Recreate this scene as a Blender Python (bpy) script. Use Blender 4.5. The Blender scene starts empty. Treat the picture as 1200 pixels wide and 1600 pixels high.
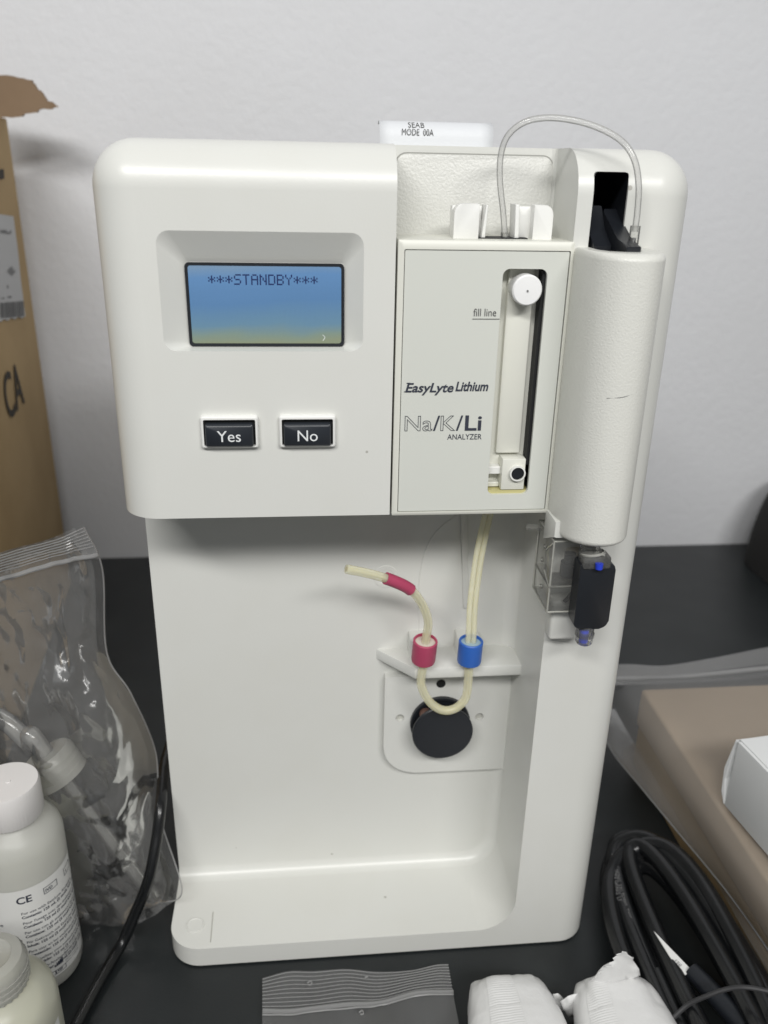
import bpy, bmesh, math, random
import numpy as np
from mathutils import Vector, Matrix, noise

random.seed(7)
scene = bpy.context.scene
col = scene.collection

# ------------------------------------------------------------------ camera
PITCH, YAW, ROLL = math.radians(22.396), math.radians(5.883), math.radians(1.215)
FPX = 1300.0                                   # focal length in pixels of the 1200x1600 photograph
CAM = Vector((0.0, -0.308, 0.375))
_cp, _sp, _cy, _sy = math.cos(PITCH), math.sin(PITCH), math.cos(YAW), math.sin(YAW)
_fwd = Vector((_sy*_cp, _cy*_cp, -_sp)); _r0 = Vector((_cy, -_sy, 0)); _u0 = _r0.cross(_fwd)
RIGHT = _r0*math.cos(ROLL) + _u0*math.sin(ROLL); UP = -_r0*math.sin(ROLL) + _u0*math.cos(ROLL); FWD = _fwd
cd = bpy.data.cameras.new('camera'); cam = bpy.data.objects.new('camera', cd); col.objects.link(cam)
cam.matrix_world = Matrix(((RIGHT.x, UP.x, -FWD.x, CAM.x), (RIGHT.y, UP.y, -FWD.y, CAM.y),
                           (RIGHT.z, UP.z, -FWD.z, CAM.z), (0, 0, 0, 1)))
cd.sensor_fit = 'VERTICAL'; cd.sensor_height = 24.0; cd.sensor_width = 18.0; cd.lens = FPX/1600*24.0
cd.clip_start = 0.01; cd.clip_end = 50
cd.dof.use_dof = True; cd.dof.focus_distance = 0.335; cd.dof.aperture_fstop = 7.5
scene.camera = cam

def P(px, py, y=None, z=None, x=None):
    """pixel of the photograph -> point of the place on the plane y=, z= or x="""
    d = RIGHT*((px-600)/FPX) - UP*((py-800)/FPX) + FWD
    t = (y-CAM.y)/d.y if y is not None else (z-CAM.z)/d.z if z is not None else (x-CAM.x)/d.x
    return CAM + d*t

# ------------------------------------------------------------------ world and lamps
w = bpy.data.worlds.new('World'); scene.world = w; w.use_nodes = True
w.node_tree.nodes['Background'].inputs[0].default_value = (0.93, 0.97, 1.0, 1)
w.node_tree.nodes['Background'].inputs[1].default_value = 0.18
def lamp(name, loc, target, sx, sy, power, color):
    l = bpy.data.lights.new(name, 'AREA'); l.shape = 'RECTANGLE'; l.size = sx; l.size_y = sy
    l.energy = power; l.color = color
    o = bpy.data.objects.new(name, l); col.objects.link(o); o.location = loc
    o.rotation_euler = (Vector(target)-Vector(loc)).to_track_quat('-Z', 'Y').to_euler()
    return o
lamp('ceiling_lamp', (-0.46, -1.12, 1.32), (0.0, 0.2, 0.15), 0.80, 0.16, 15.4, (1.0, 0.99, 0.965))
lamp('ceiling_lamp', (0.42, -1.20, 1.22), (0.0, 0.2, 0.15), 0.80, 0.16, 14.3, (1.0, 0.99, 0.965))
vs = scene.view_settings
vs.view_transform = 'Standard'; vs.look = 'None'; vs.exposure = 0.0; vs.gamma = 1.0; vs.use_curve_mapping = False
cy = scene.cycles
cy.max_bounces = 10; cy.diffuse_bounces = 5; cy.glossy_bounces = 5; cy.transmission_bounces = 8
cy.transparent_max_bounces = 40; cy.use_denoising = True
cy.caustics_reflective = False; cy.caustics_refractive = False; cy.sample_clamp_indirect = 4.0

# ------------------------------------------------------------------ materials
def lin(r, g, b):
    f = lambda c: (c/12.92 if c <= 0.04045 else ((c+0.055)/1.055)**2.4)
    return (f(r/255), f(g/255), f(b/255), 1)
MATS = {}
def new_mat(name):
    m = bpy.data.materials.new(name); m.use_nodes = True; nt = m.node_tree; nt.nodes.clear()
    return m, nt, nt.nodes.new('ShaderNodeOutputMaterial')
def mat(name, color, rough=0.5, bump=None, vary=None, spec=0.5, metal=0.0, sss=0.0, coat=0.0):
    """bump = (scale, strength, distance); vary = (scale, colour2, lo, hi)"""
    if name in MATS: return MATS[name]
    m, nt, out = new_mat(name); N, L = nt.nodes, nt.links
    b = N.new('ShaderNodeBsdfPrincipled'); L.new(b.outputs[0], out.inputs[0])
    b.inputs['Base Color'].default_value = color if len(color) == 4 else (*color, 1)
    b.inputs['Roughness'].default_value = rough; b.inputs['Specular IOR Level'].default_value = spec
    b.inputs['Metallic'].default_value = metal; b.inputs['Coat Weight'].default_value = coat
    if sss:
        b.inputs['Subsurface Weight'].default_value = sss; b.inputs['Subsurface Radius'].default_value = (1, 0.9, 0.75)
        b.inputs['Subsurface Scale'].default_value = 0.004
    tc = N.new('ShaderNodeTexCoord')
    if bump:
        n = N.new('ShaderNodeTexNoise'); n.inputs['Scale'].default_value = bump[0]; n.inputs['Detail'].default_value = 4
        L.new(tc.outputs['Object'], n.inputs['Vector'])
        bp = N.new('ShaderNodeBump'); bp.inputs['Strength'].default_value = bump[1]; bp.inputs['Distance'].default_value = bump[2]
        L.new(n.outputs[0], bp.inputs['Height']); L.new(bp.outputs[0], b.inputs['Normal'])
    if vary:
        n2 = N.new('ShaderNodeTexNoise'); n2.inputs['Scale'].default_value = vary[0]; n2.inputs['Detail'].default_value = 6
        L.new(tc.outputs['Object'], n2.inputs['Vector'])
        mr = N.new('ShaderNodeMapRange'); mr.inputs[1].default_value = vary[2]; mr.inputs[2].default_value = vary[3]
        L.new(n2.outputs[0], mr.inputs[0])
        mx = N.new('ShaderNodeMix'); mx.data_type = 'RGBA'
        mx.inputs[6].default_value = b.inputs['Base Color'].default_value; mx.inputs[7].default_value = vary[1] if len(vary[1]) == 4 else (*vary[1], 1)
        L.new(mr.outputs[0], mx.inputs[0]); L.new(mx.outputs[2], b.inputs['Base Color'])
    MATS[name] = m; return m

def clear(name, tint=(1, 1, 1), body=(0.8, 0.8, 0.8), haze=0.08, rough=0.08, gloss=1.0, ior=1.45, bump=None):
    """a thin clear plastic: see-through, a little milky, with a fresnel sheen"""
    if name in MATS: return MATS[name]
    m, nt, out = new_mat(name); N, L = nt.nodes, nt.links
    tr = N.new('ShaderNodeBsdfTransparent'); tr.inputs[0].default_value = (*tint, 1)
    df = N.new('ShaderNodeBsdfDiffuse'); df.inputs[0].default_value = (*body, 1)
    tl = N.new('ShaderNodeBsdfTranslucent'); tl.inputs[0].default_value = (*body, 1)
    m1 = N.new('ShaderNodeMixShader'); m1.inputs[0].default_value = 0.45; L.new(df.outputs[0], m1.inputs[1]); L.new(tl.outputs[0], m1.inputs[2])
    m2 = N.new('ShaderNodeMixShader'); m2.inputs[0].default_value = haze; L.new(tr.outputs[0], m2.inputs[1]); L.new(m1.outputs[0], m2.inputs[2])
    gl = N.new('ShaderNodeBsdfGlossy'); gl.inputs['Roughness'].default_value = rough
    fr = N.new('ShaderNodeFresnel'); fr.inputs[0].default_value = ior
    mu = N.new('ShaderNodeMath'); mu.operation = 'MULTIPLY'; mu.inputs[1].default_value = gloss; mu.use_clamp = True
    L.new(fr.outputs[0], mu.inputs[0])
    m3 = N.new('ShaderNodeMixShader'); L.new(mu.outputs[0], m3.inputs[0]); L.new(m2.outputs[0], m3.inputs[1]); L.new(gl.outputs[0], m3.inputs[2])
    if bump:
        tc = N.new('ShaderNodeTexCoord'); n = N.new('ShaderNodeTexNoise'); n.inputs['Scale'].default_value = bump[0]; n.inputs['Detail'].default_value = 5
        L.new(tc.outputs['Object'], n.inputs['Vector'])
        bp = N.new('ShaderNodeBump'); bp.inputs['Strength'].default_value = bump[1]; bp.inputs['Distance'].default_value = bump[2]
        L.new(n.outputs[0], bp.inputs['Height'])
        for s in (gl, df, fr): L.new(bp.outputs[0], s.inputs['Normal'])
    L.new(m3.outputs[0], out.inputs[0]); MATS[name] = m; return m

CASE = (0.665, 0.668, 0.638)
M_case = mat('case_plastic', CASE, 0.31, (1100, 0.06, 0.0004), (35, (0.652, 0.653, 0.618), 0.42, 0.8))
def specks(m, scale, thr, colr):
    nt = m.node_tree; N, L = nt.nodes, nt.links; b = next(n for n in N if n.type == 'BSDF_PRINCIPLED'); src = b.inputs['Base Color'].links[0].from_socket
    tc = N.new('ShaderNodeTexCoord'); v = N.new('ShaderNodeTexVoronoi'); v.inputs['Scale'].default_value = scale; v.inputs['Randomness'].default_value = 1.0
    L.new(tc.outputs['Object'], v.inputs['Vector'])
    sp = N.new('ShaderNodeSeparateColor'); L.new(v.outputs['Color'], sp.inputs[0])
    rare = N.new('ShaderNodeMath'); rare.operation = 'GREATER_THAN'; rare.inputs[1].default_value = 0.80; L.new(sp.outputs[0], rare.inputs[0])
    rad = N.new('ShaderNodeMath'); rad.operation = 'MULTIPLY'; rad.inputs[1].default_value = thr; L.new(sp.outputs[1], rad.inputs[0])
    lt = N.new('ShaderNodeMath'); lt.operation = 'LESS_THAN'; L.new(v.outputs['Distance'], lt.inputs[0]); L.new(rad.outputs[0], lt.inputs[1])
    mu = N.new('ShaderNodeMath'); mu.operation = 'MULTIPLY'; L.new(rare.outputs[0], mu.inputs[0]); L.new(lt.outputs[0], mu.inputs[1])
    m2 = N.new('ShaderNodeMath'); m2.operation = 'MULTIPLY'; m2.inputs[1].default_value = 0.55; L.new(mu.outputs[0], m2.inputs[0])
    mx = N.new('ShaderNodeMix'); mx.data_type = 'RGBA'; mx.inputs[7].default_value = (*colr, 1); L.new(m2.outputs[0], mx.inputs[0]); L.new(src, mx.inputs[6]); L.new(mx.outputs[2], b.inputs['Base Color'])
    nr = N.new('ShaderNodeTexNoise'); nr.inputs['Scale'].default_value = 22; nr.inputs['Detail'].default_value = 5; L.new(tc.outputs['Object'], nr.inputs['Vector'])
    mr = N.new('ShaderNodeMapRange'); mr.inputs[3].default_value = b.inputs['Roughness'].default_value-0.03; mr.inputs[4].default_value = b.inputs['Roughness'].default_value+0.06; L.new(nr.outputs[0], mr.inputs[0]); L.new(mr.outputs[0], b.inputs['Roughness'])
specks(M_case, 75, 0.075, (0.22, 0.20, 0.16))
M_grain = mat('grained_plastic', (0.665, 0.665, 0.625), 0.36, (1400, 0.40, 0.0004))
M_door = mat('recess_plastic', (0.62, 0.62, 0.59), 0.40, (1000, 0.50, 0.0006))
M_face = mat('faceplate_film', (0.62, 0.633, 0.59), 0.38, (2500, 0.06, 0.0003))
M_white = mat('white_plastic', (0.76, 0.76, 0.74), 0.35, (900, 0.05, 0.0003))
M_ivory = mat('ivory_plastic', (0.68, 0.68, 0.62), 0.4, (900, 0.05, 0.0003))
M_black = mat('black_plastic', (0.012, 0.014, 0.018), 0.38, (1500, 0.10, 0.0003))
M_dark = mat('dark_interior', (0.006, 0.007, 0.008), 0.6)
M_key = mat('key_plastic', (0.022, 0.026, 0.033), 0.35, (1500, 0.06, 0.0003))
M_ink = mat('print_ink', (0.035, 0.04, 0.06), 0.5)
M_inkw = mat('white_ink', (0.75, 0.77, 0.78), 0.5)
M_grey = mat('grey_ink', (0.10, 0.10, 0.10), 0.6)
M_pink = mat('pink_rubber', (0.44, 0.06, 0.13), 0.5, (700, 0.1, 0.0004), sss=0.1)
M_blue = mat('blue_rubber', (0.03, 0.13, 0.50), 0.45, (700, 0.1, 0.0004))
M_tubeend = mat('collar_fill', (0.62, 0.56, 0.50), 0.5)
M_bluefill = mat('blue_collar_fill', (0.33, 0.45, 0.52), 0.5)
M_bluebit = mat('blue_insert', (0.02, 0.05, 0.55), 0.4)
M_yellow = mat('yellow_residue', (0.50, 0.46, 0.22), 0.4)
def soft_tube(name, colr, see):
    m, nt, out = new_mat(name); N, L = nt.nodes, nt.links
    b = N.new('ShaderNodeBsdfPrincipled'); b.inputs['Base Color'].default_value = (*colr, 1); b.inputs['Roughness'].default_value = 0.16
    b.inputs['Subsurface Weight'].default_value = 1.0; b.inputs['Subsurface Radius'].default_value = (1, 0.95, 0.8); b.inputs['Subsurface Scale'].default_value = 0.0025
    t = N.new('ShaderNodeBsdfTransparent'); x = N.new('ShaderNodeMixShader'); x.inputs[0].default_value = see
    L.new(b.outputs[0], x.inputs[1]); L.new(t.outputs[0], x.inputs[2]); L.new(x.outputs[0], out.inputs[0]); MATS[name] = m; return m
M_tube = soft_tube('silicone_tube', (0.92, 0.87, 0.62), 0.52)
M_tube2 = clear('clear_tube', (1.0, 1.0, 0.995), (0.98, 0.98, 0.96), 0.40, 0.10, 0.9)
M_clear = clear('clear_acrylic', (1.0, 1.0, 0.99), (0.95, 0.95, 0.92), 0.12, 0.05, 0.9)
M_film = clear('bag_film', (0.965, 0.965, 0.96), (0.78, 0.78, 0.78), 0.11, 0.12, 0.62, 1.40, (60, 0.20, 0.002))
M_film2 = clear('bag_film_smooth', (0.94, 0.94, 0.935), (0.75, 0.75, 0.75), 0.22, 0.25, 0.5, 1.42, (60, 0.3, 0.002))
M_zip = clear('bag_zip', (0.85, 0.85, 0.85), (0.8, 0.8, 0.8), 0.38, 0.2, 1.3)
M_pe = clear('milky_bottle', (0.95, 0.95, 0.92), (0.86, 0.86, 0.82), 0.74, 0.35, 0.8)
M_pecap = clear('milky_cap', (0.96, 0.96, 0.93), (0.84, 0.84, 0.79), 0.58, 0.3, 0.9)
M_liquid = mat('pale_liquid', (0.70, 0.71, 0.61), 0.25, sss=0.2)
M_cap = mat('white_cap', (0.72, 0.70, 0.69), 0.5, (900, 0.06, 0.0003))
M_label = mat('label_paper', (0.68, 0.68, 0.665), 0.5, (300, 0.05, 0.0003))
M_cable = mat('cable_rubber', (0.006, 0.0066, 0.0074), 0.27, (500, 0.10, 0.0005), (40, (0.010, 0.0105, 0.0115), 0.45, 0.7), spec=0.5)
M_wrap = mat('packet_film', (0.68, 0.68, 0.675), 0.34, (160, 0.30, 0.0012))
M_carton = mat('white_card', (0.76, 0.77, 0.77), 0.55, (500, 0.05, 0.0003))
M_paper = mat('thermal_paper', (0.66, 0.675, 0.70), 0.6)

def cardboard(name, c1, c2):
    m = mat(name, c1, 0.85, (400, 0.25, 0.0006), (14, c2, 0.35, 0.7), spec=0.2)
    nt = m.node_tree; N, L = nt.nodes, nt.links
    return m
M_card = cardboard('kraft_cardboard', (0.45, 0.32, 0.17), (0.38, 0.265, 0.135))
M_cardin = cardboard('torn_cardboard', (0.27, 0.19, 0.125), (0.21, 0.145, 0.09))
M_card2 = cardboard('pale_cardboard', (0.54, 0.42, 0.30), (0.48, 0.37, 0.26))
M_wall = mat('wall_paint', (0.74, 0.747, 0.772), 0.65, (140, 0.30, 0.002), (7, (0.715, 0.72, 0.74), 0.4, 0.7))
M_bench = mat('bench_laminate', (0.012, 0.0145, 0.0155), 0.42, (700, 0.12, 0.0004), (25, (0.016, 0.019, 0.020), 0.45, 0.7), spec=0.42)

specks(M_bench, 160, 0.06, (0.16, 0.16, 0.155))

def lcd_material():
    m, nt, out = new_mat('lcd_glass'); N, L = nt.nodes, nt.links
    tc = N.new('ShaderNodeTexCoord'); sx = N.new('ShaderNodeSeparateXYZ'); L.new(tc.outputs['Generated'], sx.inputs[0])
    nz = N.new('ShaderNodeTexNoise'); nz.inputs['Scale'].default_value = 2.2; nz.inputs['Detail'].default_value = 2
    L.new(tc.outputs['Generated'], nz.inputs['Vector'])
    ma = N.new('ShaderNodeMath'); ma.operation = 'MULTIPLY_ADD'; ma.inputs[1].default_value = 0.22; ma.inputs[2].default_value = -0.09
    L.new(nz.outputs[0], ma.inputs[0])
    ad = N.new('ShaderNodeMath'); ad.operation = 'ADD'; L.new(sx.outputs[2], ad.inputs[0]); L.new(ma.outputs[0], ad.inputs[1])
    mx = N.new('ShaderNodeMath'); mx.operation = 'MULTIPLY_ADD'; mx.inputs[1].default_value = -0.08; L.new(sx.outputs[0], mx.inputs[0]); L.new(ad.outputs[0], mx.inputs[2])
    r = N.new('ShaderNodeValToRGB'); L.new(mx.outputs[0], r.inputs[0])
    e = r.color_ramp.elements
    e[0].position = 0.0; e[0].color = lin(148, 156, 124); e[1].position = 1.0; e[1].color = lin(128, 158, 188)
    for p, c in ((0.10, lin(136, 155, 140)), (0.24, lin(108, 147, 172)), (0.52, lin(92, 137, 184)), (0.85, lin(100, 146, 196))):
        q = e.new(p); q.color = c
    # fine pixel grid
    mp = N.new('ShaderNodeMapping'); L.new(tc.outputs['Generated'], mp.inputs[0]); mp.inputs['Scale'].default_value = (120, 1, 64)
    s2 = N.new('ShaderNodeSeparateXYZ'); L.new(mp.outputs[0], s2.inputs[0])
    fa = []
    for k in (0, 2):
        fr = N.new('ShaderNodeMath'); fr.operation = 'FRACT'; L.new(s2.outputs[k], fr.inputs[0])
        lt = N.new('ShaderNodeMath'); lt.operation = 'LESS_THAN'; lt.inputs[1].default_value = 0.2; L.new(fr.outputs[0], lt.inputs[0]); fa.append(lt)
    mm = N.new('ShaderNodeMath'); mm.operation = 'MAXIMUM'; L.new(fa[0].outputs[0], mm.inputs[0]); L.new(fa[1].outputs[0], mm.inputs[1])
    sc_ = N.new('ShaderNodeMath'); sc_.operation = 'MULTIPLY'; sc_.inputs[1].default_value = 0.24; L.new(mm.outputs[0], sc_.inputs[0])
    mc = N.new('ShaderNodeMix'); mc.data_type = 'RGBA'; mc.inputs[7].default_value = (0.05, 0.07, 0.09, 1)
    L.new(sc_.outputs[0], mc.inputs[0]); L.new(r.outputs[0], mc.inputs[6])
    b = N.new('ShaderNodeBsdfPrincipled'); b.inputs['Roughness'].default_value = 0.16
    b.inputs['Base Color'].default_value = (0.02, 0.025, 0.03, 1)
    L.new(mc.outputs[2], b.inputs['Emission Color']); b.inputs['Emission Strength'].default_value = 0.86
    L.new(b.outputs[0], out.inputs[0]); return m
M_lcd = lcd_material()

# ------------------------------------------------------------------ object helpers
def thing(name, label, cat, loc, group=None):
    o = bpy.data.objects.new(name, None); col.objects.link(o); o.location = loc; o.empty_display_size = 0.02
    o['label'] = label; o['category'] = cat
    if group: o['group'] = group
    return o
def tag(o, label, cat, group=None, kind=None):
    o['label'] = label; o['category'] = cat
    if group: o['group'] = group
    if kind: o['kind'] = kind
    return o
def adopt(o, parent):
    o.parent = parent
    if parent.type == 'EMPTY': o.matrix_parent_inverse = Matrix.Translation(parent.location).inverted()
def obj(name, bm, m, parent=None, smooth=True, angle=32, wn=False):
    me = bpy.data.meshes.new(name)
    if isinstance(bm, bmesh.types.BMesh):
        bmesh.ops.recalc_face_normals(bm, faces=bm.faces[:])
        bm.to_mesh(me); bm.free()
    else: me = bm; me.name = name
    me.materials.clear(); me.materials.append(m)
    if smooth:
        me.polygons.foreach_set('use_smooth', [True]*len(me.polygons)); me.set_sharp_from_angle(angle=math.radians(angle))
    o = bpy.data.objects.new(name, me); col.objects.link(o)
    if wn:
        md = o.modifiers.new('weighted_normal', 'WEIGHTED_NORMAL'); md.keep_sharp = True; md.weight = 100
    if parent is not None: adopt(o, parent)
    return o
def struct(o): o['kind'] = 'structure'; return o

def box_bm(x0, x1, y0, y1, z0, z1):
    bm = bmesh.new(); r = bmesh.ops.create_cube(bm, size=1)
    for v in bm.verts:
        v.co = Vector((x0 if v.co.x < 0 else x1, y0 if v.co.y < 0 else y1, z0 if v.co.z < 0 else z1))
    return bm
def rbox(x0, x1, y0, y1, z0, z1, r=0.0006, seg=3, edges=None):
    bm = box_bm(x0, x1, y0, y1, z0, z1)
    es = [e for e in bm.edges if edges is None or edges(*[v.co for v in e.verts])]
    bmesh.ops.bevel(bm, geom=es, offset=r, segments=seg, profile=0.5, affect='EDGES', clamp_overlap=True)
    return bm
def rrect(a0, a1, b0, b1, r, n=6):
    """rounded rectangle, r = one radius or (bl, br, tr, tl)"""
    if not hasattr(r, '__len__'): r = (r,)*4
    pts = []
    for (cx, cy_, rr, s) in ((a0+r[0], b0+r[0], r[0], 180), (a1-r[1], b0+r[1], r[1], 270), (a1-r[2], b1-r[2], r[2], 0), (a0+r[3], b1-r[3], r[3], 90)):
        for k in range(n+1):
            t = math.radians(s+90*k/n); pts.append((cx+rr*math.cos(t), cy_+rr*math.sin(t)))
    return pts
def to3(a, b, axis, h):
    return Vector((a, h, b)) if axis == 'y' else Vector((a, b, h)) if axis == 'z' else Vector((h, a, b))
def prism(poly, axis, h0, h1, bevel=0, seg=2, bm=None):
    new = bm is None
    if new: bm = bmesh.new()
    v0 = [bm.verts.new(to3(a, b, axis, h0)) for a, b in poly]; v1 = [bm.verts.new(to3(a, b, axis, h1)) for a, b in poly]
    f0 = bm.faces.new(v0); f1 = bm.faces.new(v1[::-1]); n = len(poly)
    for i in range(n): bm.faces.new((v0[i], v1[i], v1[(i+1) % n], v0[(i+1) % n]))
    if bevel:
        es = list(f0.edges)+list(f1.edges)
        bmesh.ops.bevel(bm, geom=es, offset=bevel, segments=seg, profile=0.5, affect='EDGES', clamp_overlap=True)
    return bm
def loft(rings, cap=True, close=False):
    bm = bmesh.new(); R = [[bm.verts.new(p) for p in r] for r in rings]; n = len(rings[0])
    for i in range(len(R)-1+(1 if close else 0)):
        A, B = R[i], R[(i+1) % len(R)]
        for j in range(n): bm.faces.new((A[j], A[(j+1) % n], B[(j+1) % n], B[j]))
    if cap and not close: bm.faces.new(R[0][::-1]); bm.faces.new(R[-1])
    return bm
def lathe(prof, center, axis=(0, 0, 1), n=32, ribs=None, cap=True):
    """prof = [(radius, height)], ribs = (count, depth, h_lo, h_hi)"""
    ax = Vector(axis).normalized(); u = ax.orthogonal().normalized(); v = ax.cross(u); c = Vector(center)
    rings = []
    for r, h in prof:
        ring = []
        for k in range(n):
            t = 2*math.pi*k/n; rr = r
            if ribs and ribs[2] <= h <= ribs[3]: rr = r - (ribs[1] if k % 2 else 0)
            ring.append(c+ax*h+(u*math.cos(t)+v*math.sin(t))*rr)
        rings.append(ring)
    return loft(rings, cap)
def spline(pts, n=12):
    pts = [Vector(p) for p in pts]; out = []
    q = [2*pts[0]-pts[1]]+pts+[2*pts[-1]-pts[-2]]
    for i in range(1, len(q)-2):
        for k in range(n):
            t = k/n; a, b, c, d = q[i-1], q[i], q[i+1], q[i+2]
            out.append(0.5*((2*b)+(c-a)*t+(2*a-5*b+4*c-d)*t*t+(3*b-a-3*c+d)*t**3))
    out.append(pts[-1]); return out
def frames(path):
    T = [(path[min(i+1, len(path)-1)]-path[max(i-1, 0)]).normalized() for i in range(len(path))]
    u = T[0].orthogonal().normalized(); F = []
    for t in T:
        u = (u-t*u.dot(t)).normalized(); F.append((t, u, t.cross(u)))
    return F
def tube(path, r, n=14, bore=None, bm=None, cap=True):
    F = frames(path); rr = r if callable(r) else (lambda s: r)
    L = len(path)-1
    rings = [[p+(f[1]*math.cos(2*math.pi*k/n)+f[2]*math.sin(2*math.pi*k/n))*rr(i/L) for k in range(n)] for i, (p, f) in enumerate(zip(path, F))]
    if bore:
        inner = [[p+(f[1]*math.cos(2*math.pi*k/n)+f[2]*math.sin(2*math.pi*k/n))*bore for k in range(n)] for p, f in zip(path, F)]
        return loft(rings+inner[::-1], close=True)
    return loft(rings, cap)
def raw(bm):
    me = bpy.data.meshes.new('cut'); bmesh.ops.recalc_face_normals(bm, faces=bm.faces[:]); bm.to_mesh(me); bm.free()
    o = bpy.data.objects.new('cut', me); col.objects.link(o); return o
def boolean(base_bm, ops):
    """ops = [(op, bmesh)] -> mesh"""
    o = raw(base_bm); cs = []
    for op, b in ops:
        c = raw(b); cs.append(c); md = o.modifiers.new('b', 'BOOLEAN'); md.operation = op; md.solver = 'EXACT'; md.object = c
    dg = bpy.context.evaluated_depsgraph_get()
    me = bpy.data.meshes.new_from_object(o.evaluated_get(dg))
    for c in cs+[o]:
        d = c.data; bpy.data.objects.remove(c, do_unlink=True); bpy.data.meshes.remove(d)
    return me
def text_mesh(body, size, shear=0, offset=0, extrude=0, align='LEFT', outline=0, sx=1.0, space=1.0, res=3):
    c = bpy.data.curves.new('t', 'FONT'); c.body = body; c.size = size; c.shear = shear; c.offset = offset; c.extrude = extrude
    c.align_x = align; c.space_character = space; c.resolution_u = res
    if outline: c.fill_mode = 'NONE'; c.bevel_depth = outline; c.bevel_resolution = 1
    o = bpy.data.objects.new('t', c); col.objects.link(o)
    dg = bpy.context.evaluated_depsgraph_get(); dg.update()
    me = bpy.data.meshes.new_from_object(o.evaluated_get(dg))
    bpy.data.objects.remove(o, do_unlink=True); bpy.data.curves.remove(c)
    for v in me.vertices: v.co.x *= sx
    return me
def place_text(name, body, size, loc, m, parent, xdir=(1, 0, 0), ydir=(0, 0, 1), fit=None, **k):
    """fit = wanted width"""
    me = text_mesh(body, size, **k)
    X, Y = Vector(xdir).normalized(), Vector(ydir).normalized(); Z = X.cross(Y); o = Vector(loc)
    if fit and len(me.vertices):
        xs = [v.co.x for v in me.vertices]; s = fit/(max(xs)-min(xs)); x0 = min(xs)
        for v in me.vertices: v.co.x = (v.co.x-x0)*s
    for v in me.vertices: v.co = o+X*v.co.x+Y*v.co.y+Z*v.co.z
    return obj(name, me, m, parent, smooth=False)
def sheet(grid, thick=None):
    """grid[i][j] of points -> bmesh surface"""
    bm = bmesh.new(); V = [[bm.verts.new(p) for p in row] for row in grid]
    for i in range(len(V)-1):
        for j in range(len(V[0])-1): bm.faces.new((V[i][j], V[i+1][j], V[i+1][j+1], V[i][j+1]))
    return bm
def cgrid(ctrl, nu, nv):
    """smooth (Catmull-Rom) resampling of a control grid"""
    rows = [spline(r, nv) for r in ctrl]
    cols = [spline([r[j] for r in rows], nu) for j in range(len(rows[0]))]
    return [[c[i] for c in cols] for i in range(len(cols[0]))]

# ================================================================== setting
YW = 0.490
wall = struct(obj('wall', box_bm(-2.2, 2.2, YW, YW+0.1, -0.8, 2.6), M_wall, smooth=False))
bench = struct(obj('bench_top', rbox(-2.0, 2.0, -0.45, YW-0.0015, -0.04, 0.0, 0.002), M_bench))

# ================================================================== analyzer
A = thing('analyzer', 'off-white bench analyzer with blue standby screen and two black buttons', 'analyzer', (0.0335, 0.08, 0))
XL, XR, ZT, YB = -0.0722, 0.1447, 0.3835, 0.165
R0 = 0.016
def outer():
    def pick(a, b):
        fr = abs(a.y) < 1e-6 and abs(b.y) < 1e-6
        top = abs(a.z-ZT) < 1e-6 and abs(b.z-ZT) < 1e-6
        ver = abs(a.x-b.x) < 1e-6 and abs(a.y-b.y) < 1e-6
        alongy = abs(a.x-b.x) < 1e-6 and abs(a.z-b.z) < 1e-6
        return (fr and (ver or top)) or (top and alongy)
    return rbox(XL, XR, 0, YB, 0.0012, ZT, R0, 12, pick)
def low_cut():
    bm = box_bm(-0.2, 0.1035, -0.06, 0.0485, 0.0127, 0.2459)
    def sel(c): return [e for e in bm.edges if c(*[v.co for v in e.verts])]
    e = sel(lambda a, b: min(a.x, b.x) > 0.1 and max(a.z, b.z) < 0.02 and abs(a.y-b.y) > 0.01)
    bmesh.ops.bevel(bm, geom=e, offset=0.019, segments=10, profile=0.5, affect='EDGES')
    e = sel(lambda a, b: min(a.y, b.y) > 0.04 and not (a.x < -0.1 and b.x < -0.1) and not (a.z > 0.24 and b.z > 0.24))
    bmesh.ops.bevel(bm, geom=e, offset=0.0065, segments=6, profile=0.5, affect='EDGES')
    return bm
SPL = 0.0343
mid_cut = lambda: rbox(SPL, 0.0985, -0.06, 0.031, 0.2400, 0.45, 0.003, 4, lambda a, b: min(a.y, b.y) > 0.03 and abs(a.z-b.z) > 0.1)
slot_cut = lambda: prism(rrect(0.1042, 0.1168, 0.318, 0.3757, 0.0012, 3), 'y', -0.06, 0.034)
me = boolean(outer(), [('DIFFERENCE', low_cut()), ('DIFFERENCE', box_bm(-0.2, SPL+0.0001, -0.06, 0.2, 0.2459, 0.5)),
                       ('DIFFERENCE', mid_cut()), ('DIFFERENCE', slot_cut())])
body = obj('body', me, M_case, A, wn=True, angle=20)
# feet under the body
for fx, fy in ((-0.055, 0.018), (0.122, 0.018), (-0.055, 0.145), (0.122, 0.145)):
    obj('foot', lathe([(0.006, 0), (0.0062, 0.0016)], (fx, fy, 0), n=16), M_black, A)

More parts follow.
